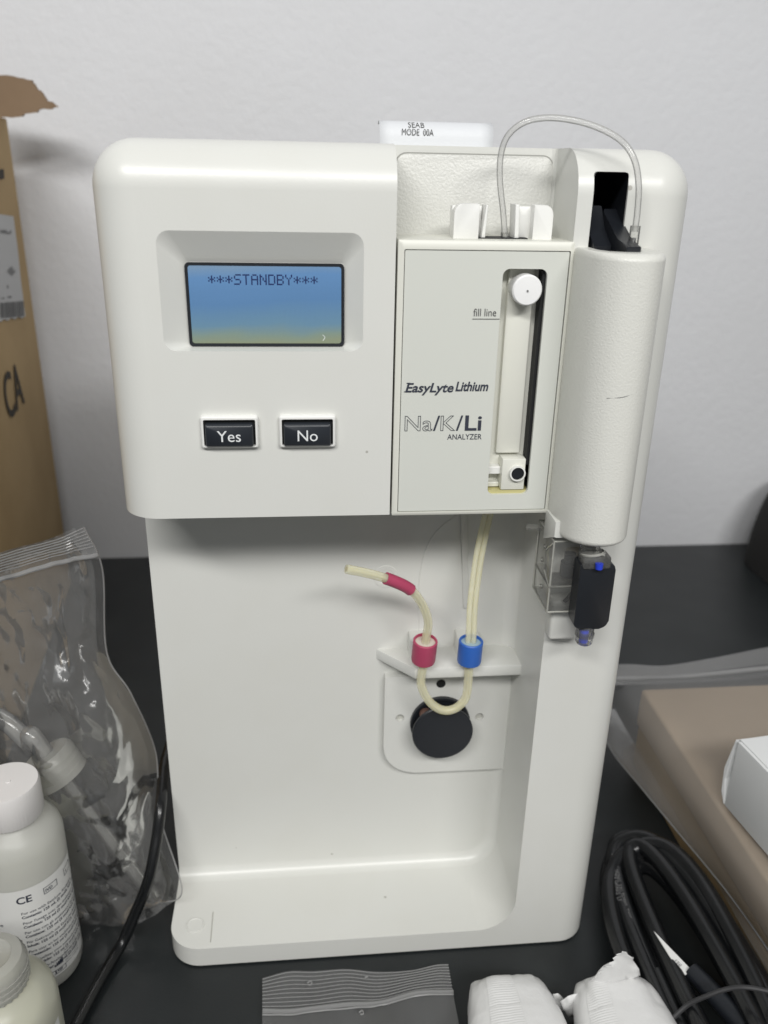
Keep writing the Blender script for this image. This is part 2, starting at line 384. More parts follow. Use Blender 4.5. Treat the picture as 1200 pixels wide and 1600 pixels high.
# ---- display housing (left upper half) with its bevelled screen recess
def frustum():
    d = 0.0065
    o = rrect(-0.0497, 0.0226, 0.3122, 0.3540, 0.0045, 6)
    i = rrect(-0.0414, 0.0160, 0.3128, 0.3430, 0.0016, 6)
    k = [(a+(a-(-0.0135))*0.02, b+(b-0.333)*0.02) for a, b in o]
    return loft([[Vector((a, -0.0008, b)) for a, b in k], [Vector((a, 0.0, b)) for a, b in o], [Vector((a, d, b)) for a, b in i]])
podbox = box_bm(-0.2, SPL-0.0003, -0.05, 0.3, 0.2462, 0.5)
me = boolean(outer(), [('INTERSECT', podbox), ('DIFFERENCE', frustum())])
pod = obj('display_housing', me, M_case, A, wn=True, angle=20)
bz = bmesh.new()
fo = rrect(-0.0413, 0.0159, 0.3129, 0.3429, 0.0015, 5); fi = rrect(-0.0402, 0.0148, 0.3140, 0.3418, 0.0010, 5)
bz = loft([[Vector((a, 0.0066, b)) for a, b in fo], [Vector((a, 0.0056, b)) for a, b in fo], [Vector((a, 0.0056, b)) for a, b in fi], [Vector((a, 0.0066, b)) for a, b in fi]], close=True)
obj('screen_frame', bz, M_black, A)
lcd = obj('screen', box_bm(-0.0403, 0.0149, 0.0059, 0.0064, 0.3139, 0.3419), M_lcd, A, smooth=False)
G57 = {'*': ['00000', '00100', '10101', '01110', '10101', '00100', '00000'], 'S': ['01111', '10000', '10000', '01110', '00001', '00001', '11110'],
       'T': ['11111', '00100', '00100', '00100', '00100', '00100', '00100'], 'A': ['01110', '10001', '10001', '11111', '10001', '10001', '10001'],
       'N': ['10001', '11001', '10101', '10101', '10011', '10001', '10001'], 'D': ['11110', '10001', '10001', '10001', '10001', '10001', '11110'],
       'B': ['11110', '10001', '10001', '11110', '10001', '10001', '11110'], 'Y': ['10001', '10001', '01010', '00100', '00100', '00100', '00100']}
M_lcdink = mat('lcd_ink', (0.010, 0.022, 0.10), 0.4)
M_lcdmark = mat('lcd_mark', (0.8, 0.84, 0.85), 0.3)  # pale colour of the small hooked mark on the screen
s = '***STANDBY***'; bm = bmesh.new(); tx0, tx1, tz1 = -0.0332, 0.0062, 0.3389; pw = (tx1-tx0)/(len(s)*6-1); pz = 0.00054
for ci, ch in enumerate(s):
    for rr, row in enumerate(G57[ch]):
        for cc, b in enumerate(row):
            if b == '1':
                x = tx0+(ci*6+cc)*pw; z = tz1-rr*pz
                vs_ = [bm.verts.new((x+dx*pw*0.97, 0.00585, z-dz*pz*0.97)) for dx, dz in ((0, 0), (1, 0), (1, 1), (0, 1))]; bm.faces.new(vs_)
obj('screen_lettering', bm, M_lcdink, lcd, smooth=False)
bm = tube(spline([Vector((0.0078, 0.0057, 0.3172)), Vector((0.0087, 0.0057, 0.3163)), Vector((0.0079, 0.0057, 0.3150))], 3), 0.00010, 5)
obj('cursor_mark', bm, M_lcdmark, lcd)

# ---- buttons
for (x0, word) in ((-0.0385, 'Yes'), (-0.0092, 'No')):
    x1, z0, z1 = x0+0.0216, 0.2756, 0.2882
    po, pi_ = rrect(x0, x1, z0, z1, 0.0011, 4), rrect(x0+0.0011, x1-0.0011, z0+0.0009, z1-0.0014, 0.0006, 4)
    pb = rrect(x0+0.0005, x1-0.0005, z0+0.0005, z1-0.0005, 0.0009, 4)
    rim = loft([[Vector((a, 0.0002, b)) for a, b in po], [Vector((a, -0.0017, b)) for a, b in po], [Vector((a, -0.0022, b)) for a, b in pb],
                [Vector((a, -0.0021, b)) for a, b in pi_], [Vector((a, 0.0002, b)) for a, b in pi_]], close=True)
    bt = obj('button', rim, M_white, A, angle=50)
    obj('button_well', box_bm(x0+0.0011, x1-0.0011, -0.0003, 0.0003, z0+0.0009, z1-0.0014), M_dark, bt, smooth=False)
    kx0, kx1, kz0, kz1 = x0+0.0018, x1-0.0020, z0+0.0010, z1-0.0030
    k0 = rrect(kx0, kx1, kz0, kz1, 0.0006, 4); k1 = rrect(kx0+0.0005, kx1-0.0005, kz0+0.0004, kz1-0.0007, 0.0006, 4)
    obj('key', loft([[Vector((a, -0.0002, b)) for a, b in k0], [Vector((a, -0.0030, b)) for a, b in k0], [Vector((a, -0.0036, b)) for a, b in k1]]), M_key, bt, angle=50)
    place_text('key_lettering', word, 0.0062, ((kx0+kx1)/2, -0.0037, kz0+0.0021), M_inkw, bt, align='CENTER', res=4)

# ---- printer door behind the module (grained, outlined by a groove)
gro = rrect(0.0366, 0.0972, 0.330, 0.3806, 0.004, 5)
obj('recess_panel', prism(gro, 'y', 0.0298, 0.0315, 0.0006, 2), M_door, A)
gr2 = rrect(0.0362, 0.0976, 0.329, 0.3811, 0.0044, 5)
obj('panel_groove', prism(gr2, 'y', 0.0305, 0.0312), mat('groove_shade', (0.30, 0.30, 0.28), 0.6), A)

# ---- reagent module: frame, faceplate with window
FX0, FX1, FZ0, FZ1 = 0.0348, 0.0992, 0.2459, 0.3520
fr_o = rrect(FX0, FX1, FZ0, FZ1, 0.0008, 3); lx0, lx1, lz0, lz1 = 0.0370, 0.0979, 0.2474, 0.3488
fr_i = rrect(lx0, lx1, lz0, lz1, 0.0005, 3)
frm = loft([[Vector((a, 0.029, b)) for a, b in fr_o], [Vector((a, -0.0002, b)) for a, b in fr_o], [Vector((a*0.97+0.067*0.03, -0.0008, b*0.985+0.299*0.015)) for a, b in fr_o],
            [Vector((a, -0.0008, b)) for a, b in fr_i], [Vector((a, 0.029, b)) for a, b in fr_i]], close=True)
mod = obj('module_frame', frm, M_ivory, A, angle=40)
obj('module_core', box_bm(lx0-0.0002, lx1+0.0002, 0.016, 0.0285, lz0-0.0002, lz1+0.0002), M_dark, mod, smooth=False)
wx0, wx1, wz0, wz1 = 0.0734, 0.0900, 0.2543, 0.3424
fp = boolean(prism(rrect(lx0+0.0003, lx1-0.0003, lz0+0.0003, lz1-0.0003, 0.0004, 2), 'y', -0.0004, 0.0012, 0.0001, 1),
             [('DIFFERENCE', prism(rrect(wx0, wx1, wz0, wz1, 0.0026, 6), 'y', -0.05, 0.05))])
face = obj('faceplate', fp, M_face, A)
yt = -0.00062
place_text('fill_line_lettering', 'fill line', 0.0040, (0.0633, yt, 0.3254), M_grey, face, fit=0.0086, res=3)
obj('fill_line', box_bm(0.0630, wx0-0.0001, yt, yt+0.00015, 0.32425, 0.32445), M_grey, face, smooth=False)
place_text('brand_lettering', 'EasyLyte', 0.0050, (0.0388, yt, 0.2968), M_ink, face, fit=0.0186, shear=0.25, offset=0.00011, res=4)
place_text('product_lettering', 'Lithium', 0.0051, (0.0581, yt, 0.2972), M_ink, face, fit=0.0127, shear=0.22, offset=0.00012, res=4)
# slab serifs of the italic brand word
bm = bmesh.new()
def quad(pts):
    vv = [bm.verts.new((a, yt-0.00002, b)) for a, b in pts]; bm.faces.new(vv)
def serif(x, z, l=0.0011, h=0.00032): quad([(x-l/2, z), (x+l/2, z), (x+l/2+0.25*h, z+h), (x-l/2+0.25*h, z+h)])
for x in (0.0390, 0.0500): serif(x, 0.2968, 0.0014)
serif(0.0399, 0.3001, 0.0014)
obj('brand_serifs', bm, M_ink, face, smooth=False)
zb = 0.2815
for ch, x, wdt, out in (('Na', 0.0390, 0.0108, 1), ('/', 0.0501, 0.0026, 0), ('K', 0.0530, 0.0058, 1), ('/', 0.0591, 0.0026, 0), ('Li', 0.0626, 0.0065, 0)):
    k = dict(outline=0.00009) if out else dict(offset=0.00014 if ch == 'Li' else 0.00004)
    place_text('element_lettering', ch, 0.0086, (x, yt, zb), M_ink, face, fit=wdt, res=4, **k)
place_text('analyzer_lettering', 'ANALYZER', 0.00315, (0.0559, yt, 0.2778), M_ink, face, fit=0.0136, res=3)
# window interior
win = obj('window_well', box_bm(wx0-0.0008, wx1-0.0012, 0.0072, 0.0080, wz0-0.001, wz1+0.001), M_ivory, mod, smooth=False)
obj('well_side', box_bm(wx0-0.0012, wx0-0.0002, 0.0013, 0.0080, wz0-0.001, wz1+0.001), M_ivory, win, smooth=False)
obj('well_top', box_bm(wx0-0.0012, wx1+0.0006, 0.0013, 0.0080, wz1+0.0002, wz1+0.0012), M_ivory, win, smooth=False)
obj('well_rib', rbox(wx0+0.0036, wx1-0.0032, 0.0052, 0.0076, 0.2700, wz1+0.001, 0.0006, 2), M_ivory, win)
obj('well_gap', box_bm(wx1-0.0012, wx1+0.0004, 0.0015, 0.0085, wz0+0.012, wz1+0.001), M_dark, win, smooth=False)
obj('port_block', rbox(0.0790, 0.0886, 0.0008, 0.0074, 0.2558, 0.2690, 0.0005, 2), M_ivory, mod)
pb = obj('port_ring', lathe([(0.0026, 0), (0.0032, 0.0), (0.0032, 0.0018), (0.0026, 0.0018)], (0.0852, 0.0010, 0.2632), (0, -1, 0), 28, cap=False), M_white, mod)
obj('port_hole', lathe([(0.0027, 0), (0.0027, 0.0009)], (0.0852, 0.0010, 0.2632), (0, -1, 0), 28), M_black, mod)
obj('well_ledge', rbox(wx0-0.0006, 0.0790, 0.0030, 0.0074, 0.2618, 0.2650, 0.0003, 1), M_white, mod)
obj('well_ledge', rbox(wx0-0.0006, 0.0790, 0.0040, 0.0074, 0.2560, 0.2580, 0.0003, 1), M_ivory, mod)
obj('well_residue', box_bm(wx0-0.0006, wx1+0.0004, 0.0010, 0.0074, 0.2536, 0.2556), M_yellow, mod, smooth=False)
kn = obj('knob', lathe([(0.0050, 0), (0.0052, 0.0008), (0.0052, 0.0040), (0.0056, 0.0048), (0.0056, 0.0088), (0.0051, 0.0094), (0.0012, 0.0096)], (0.0822, 0.0068, 0.3352), (0.03, -1, -0.02), 36), mat('knob_white', (0.84, 0.84, 0.84), 0.35), mod)
obj('knob_dimple', lathe([(0.00035, 0), (0.00035, 0.0003)], (0.0824, -0.0029, 0.3349), (0, -1, 0), 10), M_grey, kn)
# connector clips on top of the module
def clip(x0, x1, finx, tall, hook):
    y0, y1 = 0.0085, 0.0140
    rad = (0.0002, 0.0002, 0.0002, 0.0034) if hook < 0 else (0.0002, 0.0002, 0.0034, 0.0002)
    c = obj('connector_clip', prism(rrect(x0, x1, 0.3518, 0.3640, rad, 5), 'y', y0, y1, 0.0003, 2), M_white, A)
    for k, fx in enumerate(finx):
        obj('clip_fin', prism([(fx-0.0008, 0.3500), (fx+0.0008, 0.3500), (fx+0.0008-0.0006*hook, tall), (fx-0.0004-0.0010*hook, tall)], 'y', y0+0.001, y1+0.004, 0.0003, 2), M_white, c)
    obj('clip_bridge', rbox(min(x0, min(finx)), max(x1, max(finx)), y1, y1+0.004, 0.3518, 0.3632, 0.0004, 2), M_white, c)
clip(0.0560, 0.0652, (0.0672,), 0.3636, -1)
clip(0.0856, 0.0928, (0.0800,), 0.3640, 1)
obj('module_slot', box_bm(0.0655, 0.0840, 0.0090, 0.0180, 0.3505, 0.3524), M_dark, mod, smooth=False)
obj('module_deck', box_bm(FX0+0.0002, FX1-0.0002, 0.0010, 0.0305, 0.3495, 0.35195), M_ivory, mod, smooth=False)

# ---- sampler housing, a grained half-round cover over the probe
prof = spline([(0.0993, 0.003, 0), (0.0994, -0.005, 0), (0.1003, -0.0125, 0), (0.1030, -0.0200, 0), (0.1078, -0.0250, 0), (0.1135, -0.0268, 0),
               (0.1195, -0.0258, 0), (0.1246, -0.0215, 0), (0.1276, -0.0145, 0), (0.1286, -0.006, 0), (0.1288, 0.003, 0)], 6)
pts = [(p.x, p.y) for p in prof]
rgs = []
for z_, sg in ((0.2412, 1), (0.3502, -1)):
    sub = []
    for k in range(8):
        a = math.pi/2*k/7; ins = 0.0027*(1-math.sin(a)); f_ = 1-ins/0.0165
        sub.append([Vector((0.1140+(x-0.1140)*(f_ if x > 0.1140 else 1-(1-f_)*0.35), -0.004+(y+0.004)*(f_ if y < -0.004 else 1), z_+sg*0.0027*(1-math.cos(a)))) for x, y in pts])
    rgs += sub if sg > 0 else sub[::-1]
hs = loft(rgs)
cut = prism([(0.1046, 0.05), (0.1046, -0.010), (0.1070, -0.0155), (0.1115, -0.0178), (0.1165, -0.0172), (0.1196, -0.013), (0.1196, 0.05)], 'z', 0.325, 0.40)
hous = obj('sampler_cover', boolean(hs, [('DIFFERENCE', cut)]), M_grain, A, wn=True, angle=40)
bm = tube(spline([P(878, 620, y=-0.0262)+Vector((0, 0, 0)), Vector((0.1085, -0.02552, 0.3005)), Vector((0.1135, -0.02688, 0.3012)), Vector((0.1175, -0.02640, 0.3022))][1:], 5), 0.00012, 5)
obj('cover_scratch', bm, M_grey, hous)
# black slot with probe carriage
sl = bmesh.new()
obj('slot_lining', loft([[Vector((a, 0.0010, b)) for a, b in rrect(0.1043, 0.1167, 0.319, 0.3756, 0.0011, 3)], [Vector((a, 0.0335, b)) for a, b in rrect(0.1044, 0.1166, 0.3195, 0.3755, 0.0011, 3)],
                         [Vector((a*0.1+0.09945, 0.0337, b*0.1+0.3128)) for a, b in rrect(0.1044, 0.1166, 0.3195, 0.3755, 0.0011, 3)]], cap=False), M_black, A)
car = obj('probe_carriage', prism([(-0.004, 0.330), (0.014, 0.330), (0.014, 0.3640), (0.0115, 0.3640), (0.006, 0.3560), (-0.004, 0.3510)], 'x', 0.1053, 0.1118, 0.0004, 1), M_black, A, angle=30)
obj('carriage_arm', prism([(-0.018, 0.332), (0.010, 0.332), (0.010, 0.3630), (0.005, 0.3600), (-0.008, 0.3535), (-0.018, 0.3520)], 'x', 0.1119, 0.1172, 0.0004, 1), M_black, car, angle=30)
obj('cover_floor', box_bm(0.1047, 0.1221, -0.0195, 0.0005, 0.324, 0.335), M_dark, car, smooth=False)

# ---- looped clear sample line on top
def pp(lst): return [P(px, py, y=y) for px, py, y in lst]
loop = spline(pp([(789, 372, 0.0125), (786, 330, 0.0120), (781, 280, 0.011), (783, 240, 0.010), (795, 210, 0.008), (822, 190, 0.006), (860, 184, 0.004), (905, 190, 0.001),
                  (945, 204, -0.003), (975, 224, -0.006), (992, 252, -0.008), (998, 290, -0.0085), (996, 330, -0.0085), (992, 362, -0.0085)]), 8)
ln = obj('sample_line', tube(loop, 0.0011, 12), M_tube2, A)
e0 = loop[0]
obj('line_fitting', tube([e0+Vector((0, 0, -0.006)), e0+Vector((0, 0, 0.002))], 0.0017, 12), M_clear, ln)
e1 = loop[-1]
obj('line_fitting', tube([e1+Vector((0, 0, -0.012)), e1+Vector((0, 0, 0.002))], 0.0018, 12), M_clear, ln)
obj('probe_pin', tube([e1+Vector((0, 0, -0.016)), e1+Vector((0, 0, -0.002))], 0.0008, 8), mat('steel', (0.6, 0.6, 0.6), 0.25, metal=1.0), ln)

# ---- pump bay on the lower back panel
YP = 0.0485
seam = spline([P(655, 985, y=YP), P(654, 930, y=YP), P(657, 890, y=YP), P(667, 855, y=YP), P(685, 828, y=YP), P(712, 806, y=YP), P(730, 796, y=YP)], 6)
obj('panel_seam', tube([p+Vector((0, 0.0001, 0)) for p in seam], 0.00042, 6), M_case, body)
obj('panel_rib', prism([(P(723, 955, y=YP).x, 0.176), (P(728, 955, y=YP).x, 0.1755), (P(731, 955, y=YP).x, 0.176), (0.0742, 0.245), (0.0712, 0.245)], 'y', YP-0.0014, YP+0.001, 0.0003, 2), M_case, body)
c = P(603, 901, y=YP)
obj('panel_boss', lathe([(0.0060, 0), (0.0058, 0.0004), (0.0040, 0.0004), (0.0038, 0.0002), (0.0012, 0.0002)], (c.x, YP+0.0001, c.z), (0, -1, 0), 36), M_case, body)
# shelf carrying the tube collars
ZS = 0.1533
DS = 0.0190
shelf_poly = [(0.0335, YP+0.001), (0.0515, YP-DS), (0.1042, YP-DS), (0.1042, YP+0.001)]
shelf = obj('pump_shelf', prism(shelf_poly, 'z', ZS-0.0058, ZS, 0.0005, 2), M_case, A)
for x0, x1 in ((0.0500, 0.0610), (0.0735, 0.0850)):
    obj('collar_bracket', rbox(x0, x1, YP-0.009, YP+0.001, ZS-0.001, ZS+0.0100, 0.0008, 3), M_case, shelf)
# raised pump plate
yf = YP-0.0046
holes = [P(625, 1122, y=yf), P(749, 1120, y=yf)]
pm = boolean(prism(rrect(0.0386, 0.1042, 0.0790, 0.1395, (0.017, 0.0005, 0.0005, 0.001), 8), 'y', yf, YP+0.001, 0.0026, 4),
             [('DIFFERENCE', lathe([(0.0022, -0.003), (0.0022, 0.004)], q, (0, -1, 0), 20)) for q in holes])
plate = obj('pump_plate', pm, M_case, A, wn=True)
for q in holes:
    obj('plate_screw', lathe([(0.0021, 0), (0.0021, 0.0006), (0.0006, 0.0008)], (q.x, yf+0.0026, q.z), (0, -1, 0), 20), mat('screw_grey', (0.50, 0.50, 0.46), 0.4), plate)
q = P(689, 1068, y=yf)
obj('plate_hole', lathe([(0.0024, 0), (0.0024, 0.0002)], (q.x, yf-0.0000, q.z), (0, -1, 0), 20), M_dark, plate)
pc = P(687, 1127, y=yf); RP = 0.0155
obj('pump_cup', lathe([(RP, 0), (RP, 0.0022), (RP-0.0012, 0.0024), (RP-0.0018, 0.0008), (0.003, 0.0008)], (pc.x, yf+0.0001, pc.z), (0, -1, 0), 48), M_black, plate)
obj('pump_hub', lathe([(0.0055, 0), (0.0055, 0.010)], (pc.x, yf, pc.z), (0, -1, 0), 24), M_black, plate)
for a in (20, 140, 260):
    t = math.radians(a)
    obj('pump_roller', lathe([(0.0030, 0.0), (0.0032, 0.001), (0.0032, 0.0068), (0.0030, 0.0078)], (pc.x+0.0105*math.cos(t), yf-0.0014, pc.z+0.0105*math.sin(t)), (0, -1, 0), 18), mat('roller_brown', (0.16, 0.09, 0.07), 0.45), plate)
rot = obj('pump_rotor', lathe([(RP-0.0006, 0), (RP, 0.0003), (RP, 0.0012), (RP-0.0005, 0.0016), (0.002, 0.0017)], (pc.x, yf-0.0085, pc.z), (0, -1, 0.02), 56), M_black, plate)

# ---- pump tubing with coloured collars
YC = YP-0.0205
cr = P(663, 1016, y=YC); cb = P(734.5, 1017, y=YC)
def collar(name, c, ax, m, fill, lbl):
    o = obj(name, lathe([(0.0047, -0.0062), (0.0056, -0.0060), (0.0058, -0.0052), (0.0058, 0.0056), (0.0055, 0.0060), (0.0050, 0.0060), (0.0049, 0.0050), (0.0049, -0.005)], c, ax, 36, cap=False), m, A)
    o['label'] = lbl
    obj('collar_core', lathe([(0.00495, -0.0058), (0.00495, 0.0046)], c, ax, 28), fill, o)
    return o
collar('tube_collar', cr, (0.04, -0.12, 1), M_pink, M_tubeend, 'pink tube collar on the pump shelf')
collar('tube_collar', cb, (0.02, -0.05, 1), M_blue, M_bluefill, 'blue tube collar on the pump shelf')
up = spline([cr+Vector((0, 0, -0.004)), cr+Vector((0.0004, -0.0005, 0.006))]+pp([(669, 972, YC-0.002), (660, 945, YC-0.0035), (642, 922, YC-0.006), (615, 908, YC-0.009), (580, 897, YC-0.012), (541, 889, YC-0.015)]), 8)
obj('outlet_tube', tube(up, 0.0021, 16), M_tube, A)
obj('outlet_lumen', tube(up[-3:-1]+[up[-1]+(up[-1]-up[-2])*0.06], 0.00115, 10), clear('lumen', (0.99, 0.98, 0.93), (0.85, 0.80, 0.62), 0.30, 0.2, 0.5), A)
i0, i1 = 32, 44
obj('tube_sleeve', tube(up[i0:i1], 0.0028, 18, 0.00212), M_pink, A)['label'] = 'pink sleeve on the loose tube end'
U = spline([cr+Vector((0, 0, 0.002)), cr+Vector((-0.0002, 0, -0.008))]+pp([(658, 1068, YC), (668, 1092, YC), (683, 1106, YC), (700, 1110, YC), (717, 1103, YC), (729, 1085, YC)])+[cb+Vector((0, 0, -0.008)), cb+Vector((0, 0, 0.002))], 8)
obj('pump_tube', tube(U, 0.00215, 16), M_tube, A)
M_lum = clear('lumen_wall', (1, 0.99, 0.95), (0.97, 0.94, 0.80), 0.30, 0.12, 1.6)
obj('pump_lumen', tube(U[2:-2], 0.0010, 10), M_lum, A)
obj('outlet_bore', tube(up[4:-2], 0.0010, 10), M_lum, A)
for dx in (-0.0013, 0.0013):
    q = spline([cb+Vector((dx, 0, 0.0)), cb+Vector((dx, 0, 0.0095)), P(738, 950, y=YC)+Vector((dx, 0, 0)), P(743, 905, y=YC+0.001)+Vector((dx, 0, 0)), P(751, 855, y=YC+0.003)+Vector((dx, 0, 0)), P(762, 805, y=YC+0.006)+Vector((dx, 0, 0)), P(773, 760, y=YC+0.010)+Vector((dx, 0, 0))], 8)
    obj('inlet_tube', tube(q, 0.0013, 14), M_tube, A)

# ---- sample valve: white bracket, clear box, black block with luer fittings
br = obj('valve_bracket', rbox(0.1032, 0.1190, -0.0075, 0.001, 0.1895, 0.2085, 0.0014, 3), M_case, A)
obj('bracket_arm', prism([(0.001, 0.2335), (-0.0135, 0.2405), (-0.0135, 0.2475), (0.001, 0.2475)], 'x', 0.0985, 0.1085, 0.0012, 2), M_case, br)
vb0 = rbox(0.0992, 0.1168, -0.0125, 0.0100, 0.2060, 0.2385, 0.0012, 3)
vbox = obj('valve_box', vb0, M_clear, A)
obj('valve_spool', lathe([(0.0036, 0), (0.0036, 0.006), (0.0024, 0.006), (0.0024, 0.010)], (0.1085, -0.007, 0.2205), (0, 0, 1), 20), M_black, vbox)
M_rim = clear('acrylic_edge_highlight', (1, 1, 0.98), (0.97, 0.97, 0.90), 0.55, 0.08, 1.5)  # bright semi-opaque tubes paint the highlights along the clear box edges
_x, _y, _z = (0.0994, 0.1166), (-0.0123, 0.0098), (0.2062, 0.2383)
for a_ in range(2):
    for b_ in range(2):
        obj('box_edge_highlight', tube([Vector((_x[a_], _y[b_], _z[0])), Vector((_x[a_], _y[b_], _z[1]))], 0.00042, 6), M_rim, vbox)
        obj('box_edge_highlight', tube([Vector((_x[a_], _y[0], _z[b_])), Vector((_x[a_], _y[1], _z[b_]))], 0.00042, 6), M_rim, vbox)
        obj('box_edge_highlight', tube([Vector((_x[0], _y[a_], _z[b_])), Vector((_x[1], _y[a_], _z[b_]))], 0.00042, 6), M_rim, vbox)
obj('box_edge_highlight', tube([Vector((_x[0]-0.0002, _y[0], 0.2180)), Vector((_x[1], _y[0]-0.0002, 0.2180))], 0.0004, 6), M_rim, vbox)
obj('box_edge_highlight', tube([Vector((_x[0]-0.0002, _y[0], 0.2180)), Vector((_x[0]-0.0002, -0.004, 0.2215))], 0.0004, 6), M_rim, vbox)
obj('box_edge_highlight', tube([Vector((_x[0]-0.0002, _y[0]+0.001, 0.2370)), Vector((_x[0]-0.0002, -0.004, 0.2310))], 0.0005, 6), M_rim, vbox)
obj('valve_insert', rbox(0.1090, 0.1160, -0.0080, 0.0060, 0.2195, 0.2300, 0.0006, 2), mat('tan_insert', (0.50, 0.44, 0.34), 0.4), vbox)
obj('valve_stem', tube([Vector((0.1075, -0.009, 0.209)), Vector((0.1120, -0.0095, 0.2155))], 0.0009, 8), M_black, vbox)
obj('valve_rib', box_bm(0.0990, 0.1170, -0.0128, 0.0090, 0.2175, 0.2183), M_clear, vbox, smooth=False)
for k, zz in enumerate((0.2315, 0.2245, 0.2130)):
    obj('valve_stud', lathe([(0.0010, 0), (0.0008, 0.0008)], (0.0993, -0.002+0.002*(k % 2), zz), (-1, 0, 0), 12), M_clear, vbox)
obj('valve_lever', prism([(0.0928, 0.0068), (0.0995, 0.0052), (0.1010, 0.0085), (0.0935, 0.0090)], 'z', 0.2350, 0.2372, 0.0004, 2), M_clear, vbox)
blk = obj('valve_block', prism(rrect(0.1084, 0.1230, 0.2022, 0.2318, (0.0032, 0.0036, 0.0026, 0.0006), 6), 'y', -0.0205, -0.0128, 0.0008, 3), M_black, A)
ft = P(930, 884, y=-0.0225)
obj('valve_elbow', lathe([(0.0046, 0), (0.0046, 0.006), (0.0040, 0.0066), (0.0040, 0.0115), (0.0030, 0.0120)], (0.1140, -0.0165, 0.2300), (-0.12, 0.15, 1), 14), M_clear, blk, angle=20)
obj('elbow_ring', lathe([(0.0047, 0.0), (0.0050, 0.0003), (0.0050, 0.0010), (0.0047, 0.0012)], (0.1140, -0.0165, 0.2345), (-0.12, 0.15, 1), 18, cap=False), M_rim, blk)
obj('elbow_nut', prism(rrect(0.1090, 0.1205, 0.2298, 0.2352, 0.001, 2), 'y', -0.0212, -0.0140, 0.0006, 2), M_clear, blk)
obj('blue_insert', lathe([(0.0014, 0), (0.0016, 0.0024)], (0.1152, -0.0224, 0.2306), (0, 0.1, 1), 14), M_bluebit, blk)
lb = P(914, 988, y=-0.0175)
obj('luer_fitting', lathe([(0.0034, 0), (0.0036, -0.0006), (0.0036, -0.0078), (0.0030, -0.0086), (0.0012, -0.0086)], (lb.x, -0.0175, 0.2026), (0, 0, 1), 12), M_clear, blk, angle=20)
obj('blue_insert', lathe([(0.0019, 0), (0.0019, 0.0056)], (lb.x-0.0003, -0.0175, 0.1947), (0, 0, 1), 12), M_bluebit, blk)
obj('luer_collar', lathe([(0.0040, 0), (0.0040, 0.0014)], (lb.x, -0.0175, 0.1977), (0, 0, 1), 12), M_clear, blk, angle=20)

# ---- foot mark on the tray
q = P(305, 1446, z=0.0127)
obj('tray_mark', lathe([(0.0046, 0), (0.0046, 0.0005), (0.0040, 0.0006), (0.0038, 0.0002), (0.001, 0.0002)], (q.x, q.y, 0.01275), (0, 0, 1), 36), M_case, body)
q0, q1 = P(333, 1425, z=0.0129), P(329, 1472, z=0.0129)
obj('tray_seam', tube([q0, q1], 0.00022, 6), mat('seam_grey', (0.42, 0.42, 0.38), 0.6), body)

# ================================================================== printer paper
px0, px1 = P(593, 228, y=0.046).x, P(770, 228, y=0.046).x
rows = []
ZP0, RPp = 0.3865, 0.0062
for k in range(26):
    t = k/25
    if t < 0.42: y, z = 0.046, 0.372+t/0.42*(ZP0-0.372)
    else:
        a = (t-0.42)/0.58*2.2; y = 0.046+RPp*(1-math.cos(a)); z = ZP0+RPp*math.sin(a)
    rows.append([Vector((px0+(px1-px0)*j/8, y, z)) for j in range(9)])
pap = tag(obj('paper_strip', sheet(rows), M_paper), 'white printed paper strip curling out behind the top of the analyzer', 'paper')
sm = pap.modifiers.new('thick', 'SOLIDIFY'); sm.thickness = 0.0001
q = P(628, 209, y=0.0455)
place_text('paper_lettering', 'MODE  00A', 0.0034, (q.x, 0.0458, P(628, 211, y=0.0458).z), M_grey, pap, fit=0.0125, res=3)
def curl_text():
    me = text_mesh('SEAB', 0.0036, res=3); X0 = P(638, 195, y=0.047).x
    xs = [v.co.x for v in me.vertices]; s = 0.0064/(max(xs)-min(xs))
    for v in me.vertices:
        a = 0.62+v.co.y*1.15/RPp; R_ = RPp+0.00018
        v.co = Vector((X0+(v.co.x-min(xs))*s, 0.046+RPp-R_*math.cos(a), ZP0+R_*math.sin(a)))
    return obj('paper_lettering', me, M_grey, pap, smooth=False)
curl_text()

# ================================================================== left cardboard box
far, near = Vector((-0.2245, 0.4290, 0)), Vector((-0.2050, 0.1900, 0))
d = (near-far).normalized(); nrm = Vector((-d.y, d.x, 0)); nrm = nrm if nrm.x > 0 else -nrm
LB, WB, HB = 0.30, 0.26, 0.4055
def boxpt(u, v, h): return far+d*u-nrm*v+Vector((0, 0, h))
B = thing('cardboard_box', 'tall brown cardboard box with a torn top flap by the wall at the left', 'box', far+d*0.2-nrm*0.13)
def plank(u0, u1, v0, v1, h0, h1, bev=0.001):
    bm = rbox(u0, u1, v0, v1, h0, h1, bev, 2)
    for v in bm.verts: v.co = boxpt(v.co.x, v.co.y, v.co.z)
    return bm
T_ = 0.004
bw = obj('box_side', plank(0, LB, 0, T_, 0.0005, HB), M_card, B)
obj('box_side', plank(0, LB, WB-T_, WB, 0.0005, HB), M_card, B)
obj('box_end', plank(0.0002, T_, T_+0.0002, WB-T_-0.0002, 0.0007, HB-0.001), M_card, B)
obj('box_end', plank(LB-T_, LB-0.0002, T_+0.0002, WB-T_-0.0002, 0.0007, HB-0.001), M_card, B)
obj('box_top', plank(T_+0.0005, LB-T_-0.0005, T_+0.0002, WB-T_-0.0002, HB-0.03, HB-0.026), M_cardin, B)
